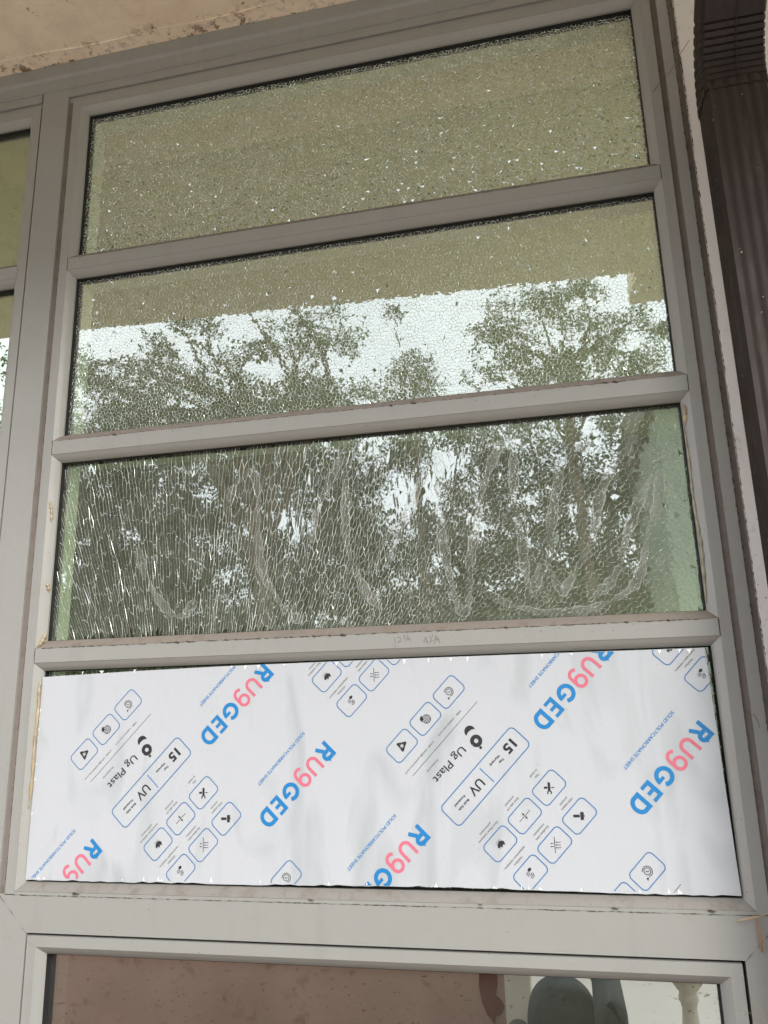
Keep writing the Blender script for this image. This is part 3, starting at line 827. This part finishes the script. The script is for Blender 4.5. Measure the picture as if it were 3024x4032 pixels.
def group_b(o):
    xz = XZ(o)
    for k, kind in enumerate(('recycle', 'globe', 'coin')): badge(xz, -0.0532*k, 0); icons_a(xz, -0.0532*k, 0.0, kind)
    mb = MB(); stroke(mb, [(-0.1244, 0.0405), (0.0208, 0.0405)], 0.0006, xz); put('rule', mb, m_ink)
    mb = MB(); text(mb, 'WEB:', -0.0935, 0.0310, 0.0024, 0.010, 0.03, xz); text(mb, 'e-mail:', -0.0315, 0.0310, 0.0024, 0.0125, 0.03, xz)
    text(mb, 'ugplast-inc.com', -0.0660, 0.0310, 0.0024, 0.036, 0.018, xz); text(mb, 'info@ugplast-inc.com', 0.0020, 0.0310, 0.0024, 0.048, 0.018, xz)
    text(mb, 'Produced by', -0.0105, 0.0527, 0.0027, 0.0245, 0.018, xz)
    put('small_lettering', mb, m_grey)
    mb = MB()                                                            # emblem: dot, ring, hook
    poly(mb, arc(-0.0785, 0.0872, 0.0021, 0, 360, 14), xz)
    stroke(mb, arc(-0.0812, 0.0763, 0.0061, 0, 360, 24), 0.0056, xz)
    P = arc(-0.0845, 0.0640, 0.0078, 185, 335, 14)
    ribbon(mb, P, [0.0012+0.0062*math.sin(math.pi*i/(len(P)-1)) for i in range(len(P))], YS-0.00035, xz=xz)
    put('emblem', mb, m_ink)
    mb = MB(); text(mb, 'Ug Plast', -0.0290, 0.0700, 0.0112, 0.064, 0.006, xz); put('name_lettering', mb, m_ink)
    mb = MB(); stroke(mb, rrect(-0.0530, 0.1182, 0.158, 0.0372, 0.0070), 0.0014, xz, True); put('badge_outline', mb, m_blue2)
    mb = MB(); stroke(mb, [(-0.0558, 0.1052), (-0.0558, 0.1325)], 0.0013, xz); put('rule', mb, m_blue)
    mb = MB(); text(mb, '15', -0.1085, 0.1170, 0.0135, 0.0185, 0.035, xz); text(mb, 'UV', -0.0330, 0.1192, 0.0135, 0.0245, 0.014, xz)
    text(mb, 'Year', -0.0853, 0.1213, 0.0034, 0.0095, 0.02, xz); text(mb, 'Warranty', -0.0790, 0.1140, 0.0034, 0.0205, 0.02, xz)
    text(mb, 'Both Side', -0.0020, 0.1218, 0.0034, 0.0210, 0.02, xz); text(mb, 'Protected', -0.0020, 0.1140, 0.0034, 0.0210, 0.02, xz)
    put('warranty_lettering', mb, m_ink)
    caps = (('tools', 'Easy', 'to install', -0.1038, 0.1937, 0.007, 0.0145), ('arrows', 'Both side UV', 'protected', -0.0510, 0.1937, 0.0245, 0.0175), ('flame', 'Good flame resistance', 'performance', 0.0013, 0.1932, 0.0400, 0.0230),
            ('hammer', 'High impact', 'strength', -0.1038, 0.2480, 0.0225, 0.0150), ('light', 'Excellent light', 'transmission', -0.0507, 0.2480, 0.0260, 0.0220), ('weather', 'High/low', 'temperature resistance', 0.0010, 0.2480, 0.0165, 0.0420))
    for kind, a, b_, u, v, wa, wb in caps:
        badge(xz, u, v); icons_a(xz, u, v, kind)
        mb = MB(); text(mb, a, u, v-0.0222, 0.0028, wa, 0.018, xz); text(mb, b_, u, v-0.0282, 0.0028, wb, 0.018, xz); put('caption', mb, m_grey)

for o in ((0, 0), (-0.3715, 0.3761), (-0.368, 0.0258), (-0.740, 0.3770), (-0.006, 0.375), (-0.3765, 0.733)): group_b(o)
for o in ((-0.2992, 0.1393), (-0.2825, 0.2957), (0.0867, 0.1196), (-0.2949, 0.4793), (-0.6738, 0.6731), (-0.6709, 0.5040)): word(o)
# chips of torn film along the cut edges
random.seed(5)
for k in range(46):
    if k < 20: x = random.uniform(0.02, 1.05); z = 0.0042+0.0018*math.sin(x*3); d = 1
    elif k < 38: x = random.uniform(0.02, 1.04); z = 0.3262; d = -1
    else: x = 0.0012; z = random.uniform(0.02, 0.31); d = 0
    h = random.uniform(0.003, 0.008); w = random.uniform(0.0012, 0.004)
    mb = MB()
    if d: mb.add([(x-w, YS-0.0003, z), (x+w, YS-0.0003, z), (x+w*0.3, YS-0.0009, z+d*h*0.5), (x+random.uniform(-w, w)*0.6, YS-0.0012, z+d*h)], [(0, 1, 2, 3)])
    else: mb.add([(x, YS-0.0003, z-w), (x, YS-0.0003, z+w), (x+h*0.5, YS-0.001, z+w*0.3)], [(0, 1, 2)])
    mb.build('film_chip', m_white, sheet)

# ------------------------------------------------------------------ downpipe
def pipe_mat():
    a = N('brown_pipe_paint')
    c = a.mix(a.ramp(a.noise(9, 4, 0.6, stretch=(1, 1, 0.25)), 0.35, 0.7), (0.018, 0.012, 0.010), (0.033, 0.0225, 0.0185))
    c = a.mix(a.ramp(a.noise(40, 5, 0.7, stretch=(1, 1, 0.2), w=4), 0.6, 0.75, 0, 0.4), c, (0.09, 0.075, 0.065))
    c = a.mix(a.ramp(a.noise(150, 2, 0.5, w=7), 0.75, 0.77), c, (0.5, 0.45, 0.38))
    a.col(c); a.rough(a.ramp(a.noise(20, 3), 0.3, 0.7, 0.45, 0.65)); a.b.inputs['Specular IOR Level'].default_value = 0.3; return a.m
m_pipe = pipe_mat()
pipe = tag(empty('downpipe', (0, 0, 0)), 'ribbed dark brown rectangular downpipe with crimped elbow beside the window', 'downpipe')
def pipe_prof(k=1.0, crimp=0.0, rib=1.0):
    """(across, out) loop; the outward face and the side faces carry ribs"""
    w, d = 0.090*k, 0.066*k; P = []
    n = 26
    for i in range(n+1):
        t = i/n; x = -w/2+0.004+(w-0.008)*t
        P.append((x, d/2+0.0012*rib*(math.cos(t*2*math.pi*5)) - crimp))
    for i in range(1, 15):
        t = i/15; P.append((w/2-crimp+0.0012*rib*math.cos(t*2*math.pi*3), d/2-0.003-(d-0.006)*t))
    P += [(w/2-0.003, -d/2), (-w/2+0.003, -d/2)]
    for i in range(1, 15):
        t = i/15; P.append((-w/2+crimp-0.0012*rib*math.cos(t*2*math.pi*3), -d/2+0.003+(d-0.006)*t))
    return P
PX = 1.132+0.0465
def sweep(path, name, k=1.0, crimps=None):
    mb = MB(); rings = []
    for i, (y, z) in enumerate(path):
        a = path[max(i-1, 0)]; b = path[min(i+1, len(path)-1)]
        ty, tz = b[0]-a[0], b[1]-a[1]; L = math.hypot(ty, tz); ty /= L; tz /= L
        ny, nz = -tz, ty                       # outward = away from the wall when the pipe runs up
        cr = crimps[i] if crimps else 0.0
        rings.append([(PX+p, y+ny*o, z+nz*o) for p, o in pipe_prof(k, cr, 0.15 if crimps and 1 < i < 30 else 1.0)])
    n = len(rings[0])
    mb.add([q for r_ in rings for q in r_], [(i*n+j, i*n+(j+1) % n, (i+1)*n+(j+1) % n, (i+1)*n+j) for i in range(len(rings)-1) for j in range(n)]+[tuple(range(n)), tuple((len(rings)-1)*n+j for j in range(n))])
    o = mb.build(name, m_pipe, pipe); auto_smooth(o, 38); return o
yc = -0.074-0.033
sweep([(yc, FLOOR), (yc, -0.5), (yc, 0.3), (yc, 1.15)], 'pipe_length', 0.965)
path, cr = [(yc, 1.136), (yc, 1.150)], [0, 0]
ang, y, z = 0.0, yc, 1.150
for k in range(9):                             # nine crimps through the bend
    for s, c in ((0.003, 0.0022), (0.003, 0.0), (0.007, 0.0)):
        ang += R(48)/27; y -= math.sin(ang)*s; z += math.cos(ang)*s; path.append((y, z)); cr.append(c)
for L in (0.02, 0.05, 0.09): path.append((y-math.sin(ang)*L, z+math.cos(ang)*L)); cr.append(0)
y, z = path[-1]
for k in range(9):
    for s, c in ((0.003, 0.0022), (0.003, 0.0), (0.007, 0.0)):
        ang -= R(48)/27; y -= math.sin(ang)*s; z += math.cos(ang)*s; path.append((y, z)); cr.append(c)
path += [(y, z+0.03), (y, SOF-0.0005)]; cr += [0, 0]
sweep(path, 'elbow', 1.0, cr)
sp = []                                        # folded seam down the middle of the elbow
for i in range(1, 32):
    y, z = path[i]; a = path[i-1]; b = path[i+1]; L = math.hypot(b[0]-a[0], b[1]-a[1])
    ny, nz = -(b[1]-a[1])/L, (b[0]-a[0])/L
    sp.append((PX+0.003, y+ny*0.0335, z+nz*0.0335))
MB().tube(sp, 0.0009, 5).build('seam', m_black, pipe)

# ------------------------------------------------------------------ straws and cobwebs caught on the frame
m_straw = flat_mat('dry_straw', (0.50, 0.36, 0.19), 0.7, 0.2)
m_straw2 = flat_mat('brown_leaf', (0.30, 0.15, 0.06), 0.7, 0.2)
for pts, r, mm, lab in (([(1.057, -0.0145, -0.024), (1.072, -0.022, -0.019), (1.098, -0.03, -0.010)], 0.0016, m_straw, 'pale straw sticking out over the frame below the sheet corner'),
                   ([(1.080, -0.0145, -0.016), (1.082, -0.019, -0.035), (1.082, -0.018, -0.050), (1.083, -0.0155, -0.060)], 0.0018, m_straw2, 'brown dry blade hanging on the frame at lower right'),
                   ([(1.063, -0.0145, -0.109), (1.070, -0.022, -0.123), (1.082, -0.028, -0.140)], 0.0006, m_straw, 'thin straw slanting down beside the casement corner'),
                   ([(1.054, -0.0145, -0.129), (1.066, -0.019, -0.131), (1.080, -0.026, -0.139)], 0.0007, m_straw, 'thin straw lying across the casement gap at bottom right')):
    pp = catmull([Vector(p) for p in pts], 6); n = len(pp)
    tag(MB().tube(pp, [r*(0.25+0.75*math.sin(math.pi*(0.12+0.8*i/(n-1)))) for i in range(n)], 6, flat=0.4).build('straw', mm, smooth=True), lab, 'straw', 'dry straws caught on the frame')
m_web = flat_mat('dusty_cobweb', (0.16, 0.13, 0.1), 0.9)
for pts, lab in (([(1.085, -0.014, 1.255), (1.105, -0.02, 1.275), (1.118, -0.0155, 1.29), (1.1365, -0.025, 1.315), (1.150, -0.03, 1.33)], 'long dusty cobweb thread crossing the upper right grooves'),
                 ([(1.11, -0.0145, 0.235), (1.113, -0.02, 0.228), (1.116, -0.016, 0.217)], 'short curled cobweb thread on the right stile beside the sheet top')):
    tag(MB().tube(catmull([Vector(p) for p in pts], 6), 0.0005, 5).build('cobweb_thread', m_web), lab, 'cobweb')

# ------------------------------------------------------------------ what the glass reflects: veranda parapet, balusters, chair
m_pinkwall = noise_mat('pink_wall_paint', (0.42, 0.27, 0.215), (0.52, 0.33, 0.27), 2.5, dist=0.004, c_=(0.33, 0.19, 0.14), s2=14)
m_creamtrim = noise_mat('cream_trim', (0.66, 0.63, 0.52), (0.74, 0.71, 0.60), 6)
m_red = noise_mat('red_paint_patch', (0.13, 0.018, 0.012), (0.17, 0.026, 0.018), 8)
par = tag(empty('parapet_wall', (0, 0, 0)), 'low pink rendered veranda wall with cream end pier and red patch', 'wall')
MB().box(-5.5, 0.535, -2.66, -2.50, FLOOR, -0.55).build('wall', m_pinkwall, par)
MB().box(-5.6, 0.545, -2.69, -2.47, -0.55, -0.48).build('coping', m_creamtrim, par)
MB().box(0.536, 0.640, -2.68, -2.48, FLOOR, -0.5501).build('pier', m_creamtrim, par)
P = [(0.43, -0.845), (0.50, -0.845), (0.505, -0.90), (0.495, -0.95), (0.515, -0.965), (0.53, -0.99), (0.515, -1.02), (0.49, -1.03), (0.485, -1.06), (0.455, -1.025), (0.435, -0.98), (0.425, -0.92)]
mb = MB(); n = len(P); mb.add([(x, -2.4965, z) for x, z in P]+[(x, -2.4995, z) for x, z in P], [tuple(range(n)), tuple(range(2*n-1, n-1, -1))]+[(i, n+i, n+(i+1) % n, (i+1) % n) for i in range(n)])
mb.build('paint_patch', m_red, par)
bal = tag(empty('balustrade', (0, 0, 0)), 'cream veranda balustrade with turned balusters beside the pink wall', 'balustrade')
MB().box(0.642, 5.0, -2.68, -2.48, -0.86, -0.74).build('rail', m_creamtrim, bal)
MB().box(0.642, 5.0, -2.68, -2.48, FLOOR, FLOOR+0.09).build('plinth', m_creamtrim, bal)
bprof = [(0.066, 0.0), (0.066, 0.05), (0.045, 0.07), (0.038, 0.10), (0.062, 0.17), (0.068, 0.22), (0.058, 0.28), (0.036, 0.36), (0.030, 0.42), (0.034, 0.445), (0.040, 0.452), (0.040, 0.468), (0.035, 0.475), (0.036, 0.485), (0.052, 0.505), (0.066, 0.525), (0.068, 0.540), (0.060, 0.5495)]
b_me = None
for k in range(12):
    x = 0.95+0.335*k
    if b_me is None:
        b_me = MB().lathe(bprof, (0, 0, 0), 20).mesh('baluster', smooth=True); b_me.materials.append(m_creamtrim)
    o = obj('baluster', b_me, None, bal); o.location = (x, -2.58, FLOOR+0.0905)

m_fabric = noise_mat('charcoal_fabric', (0.014, 0.018, 0.020), (0.028, 0.033, 0.035), 30, dist=0.002)
ch = tag(empty('armchair', (0.8, -2.0, FLOOR)), 'dark grey armchair with rounded back and arm mirrored in the casement', 'armchair')
def dome(name, x0, x1, y0, y1, z0, z1, r):
    mb = MB(); rr = min(r, (x1-x0)/2); P = [(x0, z0), (x1, z0)]+[(x1-rr+rr*math.cos(a), z1-r+r*math.sin(a)) for a in [math.pi/2*i/10 for i in range(11)]]+[(x0+rr-rr*math.cos(a), z1-r+r*math.sin(a)) for a in [math.pi/2*(10-i)/10 for i in range(11)]]
    n = len(P); b = 0.02; cx = (x0+x1)/2; cz = (z0+z1)/2
    rings = []
    for y, s in ((y0, b), (y0+b, 0), (y1-b, 0), (y1, b)):
        rings += [(x+(s if x < cx else -s), y, z+(s if z < cz else -s)) for x, z in P]
    mb.add(rings, [(i*n+j, i*n+(j+1) % n, (i+1)*n+(j+1) % n, (i+1)*n+j) for i in range(3) for j in range(n)]+[tuple(range(n)), tuple(3*n+j for j in range(n))])
    o = mb.build(name, m_fabric, ch, smooth=True); o.matrix_parent_inverse = Matrix.Translation(-ch.location); return o
dome('backrest', 0.645, 0.905, -2.25, -2.10, FLOOR+0.2, -0.775, 0.13)
dome('arm', 0.893, 0.995, -2.22, -1.72, FLOOR+0.1, -0.692, 0.055)
dome('arm', 0.560, 0.650, -2.22, -1.72, FLOOR+0.1, -0.93, 0.045)
dome('seat', 0.652, 0.890, -2.095, -1.70, FLOOR+0.1, FLOOR+0.40, 0.04)
for x in (0.60, 0.945):
    for y in (-2.17, -1.77):
        o = MB().lathe([(0.014, 0), (0.02, 0.1005)], (x, y, FLOOR), 10).build('leg', m_black, ch); o.matrix_parent_inverse = Matrix.Translation(-ch.location)

# pale house beyond the yard
m_pale = noise_mat('pale_green_render', (0.30, 0.36, 0.29), (0.37, 0.43, 0.35), 1.2)
m_trim = flat_mat('dark_green_trim', (0.03, 0.05, 0.04), 0.5)
nb = tag(empty('neighbour_house', (0, 0, 0)), 'pale green house with tall narrow dark windows behind the trees', 'house')
MB().box(2.42, 7.5, -13.5, -9.2, GROUND, 4.1).build('wall', m_pale, nb)
for x in (3.3, 4.2, 5.6):
    w = 0.4
    f = MB().box(x-w/2-0.03, x+w/2+0.03, -9.199, -9.17, -0.6, 3.6).build('window', m_creamtrim, nb)
    MB().box(x-w/2, x+w/2, -9.19, -9.16, -0.55, 3.55).build('pane', m_trim, f)
mb = MB().prism_x([(-8.7, 4.101), (-14.0, 4.101), (-11.3, 5.3)], 2.3, 7.8)
mb.build('roof', flat_mat('grey_roof', (0.16, 0.13, 0.11), 0.7, 0.3, 6), nb)

# earth bank closing the yard
mb = MB(); nx, ny = 60, 14; vs = []
for j in range(ny+1):
    t = j/ny; y = -17-16*t
    for i in range(nx+1):
        x = -45+90*i/nx
        vs.append((x, y+0.8*math.sin(x*0.3), GROUND+0.0065+6.3*(t*t*(3-2*t))**0.6*(1+0.12*math.sin(x*0.23+1)+0.06*math.sin(x*0.9)) if j else GROUND+0.003))
mb.add(vs, [(j*(nx+1)+i, j*(nx+1)+i+1, (j+1)*(nx+1)+i+1, (j+1)*(nx+1)+i) for j in range(ny) for i in range(nx)])
tag(mb.build('hillside', noise_mat('rough_grass_bank', (0.075, 0.085, 0.035), (0.12, 0.105, 0.055), 0.9, dist=0.2, c_=(0.06, 0.085, 0.03), s2=0.5), smooth=True), kind='structure')

# trees across the yard
def leaf_mat(name, c1, c2):
    a = N(name)
    oi = a.n.new('ShaderNodeTexCoord')
    c = a.mix(a.ramp(a.noise(1.7, 2), 0.3, 0.7), c1, c2)
    a.col(c); a.rough(0.5)
    tr = a.n.new('ShaderNodeBsdfTranslucent'); a.l.new(c, tr.inputs['Color'])
    m = a.n.new('ShaderNodeMixShader'); m.inputs[0].default_value = 0.3
    a.l.new(a.b.outputs[0], m.inputs[1]); a.l.new(tr.outputs[0], m.inputs[2]); a.l.new(m.outputs[0], a.out.inputs['Surface'])
    return a.m
m_leafA = leaf_mat('leaf_green', (0.066, 0.088, 0.042), (0.105, 0.125, 0.066))
m_leafB = leaf_mat('leaf_dark', (0.046, 0.062, 0.030), (0.075, 0.088, 0.045))
m_bark = noise_mat('bark', (0.07, 0.05, 0.035), (0.13, 0.10, 0.075), 6, dist=0.02)

def tree(base, clumps, label, leafm, per, size, trunk_r=0.16, limbs=()):
    t = tag(empty('tree', base), label, 'tree', 'trees across the yard')
    base = Vector(base); inv = Matrix.Translation(-base)
    cen = sum((Vector(c[:3]) for c in clumps), Vector())/len(clumps)
    zlo = min(c[2] for c in clumps)
    fork = Vector((base.x*0.6+cen.x*0.4, base.y*0.6+cen.y*0.4, max(base.z+1.2, zlo-0.3)))
    mb = MB()
    mid = (base+fork)/2+Vector((0.12, 0.08, 0))
    pp = catmull([base, mid, fork, fork.lerp(cen, 0.7)+Vector((0.1, 0, 0.2))], 5)
    mb.tube(pp, [trunk_r*(1-0.75*i/(len(pp)-1)) for i in range(len(pp))], 9)
    for x, y, z, r in clumps:
        c = Vector((x, y, z)); s = pp[int(len(pp)*random.uniform(0.45, 0.9))]
        m_ = s.lerp(c, 0.55)+Vector((random.uniform(-.2, .2), random.uniform(-.2, .2), random.uniform(0.0, 0.3)))
        q = catmull([s, m_, c], 5)
        mb.tube(q, [trunk_r*0.28*(1-0.85*i/(len(q)-1))+0.004 for i in range(len(q))], 6)
    for l in limbs:
        q = catmull([Vector(p) for p in l], 6)
        mb.tube(q, [0.055*(1-0.8*i/(len(q)-1)) for i in range(len(q))], 7)
    o = mb.build('trunk', m_bark, t, smooth=True); o.matrix_parent_inverse = inv
    V = []
    for x, y, z, r in clumps:
        n = int(per*(r/0.35)**1.6)
        d = rng.normal(0, 1, (n, 3)); d /= np.linalg.norm(d, axis=1)[:, None]
        rad = r*rng.uniform(0.25, 1.25, n)**0.7
        sub = rng.normal(0, 1, (7, 3)); sub /= np.linalg.norm(sub, axis=1)[:, None]
        sub = sub*r*rng.uniform(0.35, 1.15, (7, 1))*np.array([1.15, 1, 0.8])
        c = np.array([x, y, z])+sub[rng.integers(0, 7, n)]+d*rad[:, None]*np.array([0.62, 0.62, 0.42])
        a = rng.normal(0, 1, (n, 3)); a[:, 2] -= 0.5; a /= np.linalg.norm(a, axis=1)[:, None]
        b = np.cross(a, rng.normal(0, 1, (n, 3))); b /= np.maximum(np.linalg.norm(b, axis=1)[:, None], 1e-6)
        L = size*rng.uniform(0.6, 1.3, n)[:, None]; wd = L*0.22
        V.append(np.stack([c-a*L*0.5, c+b*wd, c+a*L*0.5, c-b*wd], 1).reshape(-1, 3))
    V = np.concatenate(V); k = len(V)//4
    me = bpy.data.meshes.new('crown'); me.vertices.add(len(V)); me.vertices.foreach_set('co', V.ravel())
    me.loops.add(len(V)); me.loops.foreach_set('vertex_index', np.arange(len(V), dtype=np.int32))
    me.polygons.add(k); me.polygons.foreach_set('loop_start', np.arange(0, len(V), 4, dtype=np.int32))
    me.update(); me.validate(); me.materials.append(leafm)
    o = obj('crown', me, None, t); o.matrix_parent_inverse = inv
    return t

CL = [(-4.81, -7.0, 4.68, 0.32), (-4.36, -7.2, 4.41, 0.42), (-3.95, -6.8, 4.12, 0.44), (-4.58, -7.0, 3.95, 0.45), (-3.48, -7.3, 4.24, 0.36), (-3.78, -7.0, 4.69, 0.27), (-3.09, -6.8, 4.88, 0.27), (-2.8, -7.0, 4.33, 0.29), (-2.47, -7.2, 3.92, 0.38), (-3.19, -7.0, 3.74, 0.45), (-1.99, -7.0, 4.56, 0.29), (-1.66, -6.9, 4.76, 0.32), (-1.41, -7.0, 4.55, 0.25), (-1.83, -7.1, 4.11, 0.28), (-2.14, -7.0, 3.59, 0.34), (-1.36, -7.0, 3.8, 0.3), (-1.52, -7.2, 3.43, 0.3), (-4.14, -7.0, 3.71, 0.4), (-2.41, -7.0, 4.52, 0.19), (-3.52, -7.0, 5.15, 0.14), (-5.4, -7.1, 4.5, 0.5), (-6.0, -7.3, 4.9, 0.5), (-5.6, -6.8, 3.7, 0.5)]
CM = [(-1.2, -9.5, 6.13, 0.16), (-1.03, -9.5, 5.22, 0.35), (-0.88, -9.3, 4.91, 0.43), (-1.28, -9.7, 4.75, 0.43), (-0.59, -9.5, 4.51, 0.3)]
CR = [(0.45, -8.0, 4.97, 0.37), (0.71, -8.1, 4.65, 0.3), (0.24, -8.0, 4.79, 0.24), (1.19, -7.9, 5.16, 0.31), (1.52, -8.0, 5.29, 0.24), (0.92, -8.0, 5.27, 0.21), (1.14, -8.1, 4.5, 0.23), (1.58, -8.0, 4.89, 0.27), (1.87, -8.0, 4.68, 0.27), (1.39, -7.8, 4.16, 0.33), (0.99, -8.2, 4.03, 0.39), (0.21, -8.0, 4.3, 0.2), (0.69, -8.0, 4.34, 0.2), (2.12, -8.0, 4.82, 0.2), (2.24, -8.0, 4.25, 0.33), (1.9, -8.1, 4.1, 0.33), (2.46, -8.0, 4.63, 0.2)]
tree((-2.3, -7.6, GROUND), CL, 'large spreading tree at left with open leafy crown against the sky', m_leafA, 620, 0.066, 0.15,
     [[(-2.2, -7.4, 2.6), (-2.0, -7.1, 3.9), (-2.35, -7.0, 4.75), (-2.9, -6.9, 5.5)], [(-2.3, -7.4, 2.4), (-2.5, -7.1, 3.8), (-3.0, -7.0, 4.5), (-3.9, -6.9, 5.2)],
      [(-2.2, -7.4, 2.8), (-1.6, -7.2, 4.1), (-1.9, -7.0, 4.9), (-2.4, -6.9, 5.6)], [(-2.3, -7.5, 2.2), (-3.2, -7.2, 3.4), (-4.2, -7.0, 4.2), (-5.2, -7.0, 4.8)]])
tree((-1.0, -9.8, GROUND), CM, 'slim tree with a small pointed crown in the middle gap', m_leafA, 620, 0.066, 0.06)
tree((1.2, -8.3, GROUND), CR, 'leafy tree at right with clumped crown under the eave edge', m_leafA, 620, 0.066, 0.10)
GAPS = [(-1.83, 4.02, 0.71), (-1.14, 4.51, 0.43), (-1.85, 3.44, 0.42), (-0.24, 3.8, 0.33), (-0.52, 4.7, 0.33), (1.23, 5.26, 0.43), (1.74, 4.87, 0.38), (2.76, 4.62, 0.43), (0.59, 3.97, 0.28), (-3.72, 5.1, 0.3), (-3.88, 4.75, 0.25), (-5.52, 4.8, 0.18), (-3.87, 3.69, 0.2), (3.21, 5.2, 0.39), (-0.04, 3.31, 0.28), (2.39, 2.6, 0.28), (-2.6, 5.15, 0.29)]
random.seed(21)
HEDGE = [(-10.4, -7.6, 5.9, 'tall dense dark tree at the far left'), (-7.6, -5.3, 5.9, 'dense dark tree second from the far left'), (-5.3, -2.9, 5.7, 'dense dark tree left of the sky gap'),
         (-2.9, 0.2, 5.0, 'low dark tree under the bright sky gap'), (0.2, 2.6, 4.9, 'dark tree behind the right leafy tree'), (2.6, 5.2, 5.2, 'dark tree in front of the pale house roof')]
for x0, x1, top, lab in HEDGE:
    cl = []
    zz = -0.4
    while zz < top+0.3:
        xx = x0
        while xx < x1:
            a, b = xx+random.uniform(0, 0.4), zz+random.uniform(-0.2, 0.2)
            if not any((a-g0)**2+(b-g1)**2 < (g2*0.6+0.16)**2 for g0, g1, g2 in GAPS):
                cl.append((a, -12.5+random.uniform(-0.35, 0.35), b, random.uniform(0.38, 0.52)))
            xx += 0.46 if x0 < 0 else 0.5
        zz += 0.42
    tree(((x0+x1)/2, -12.8, GROUND), cl, lab+' across the yard', m_leafB, 330, 0.10, 0.12)
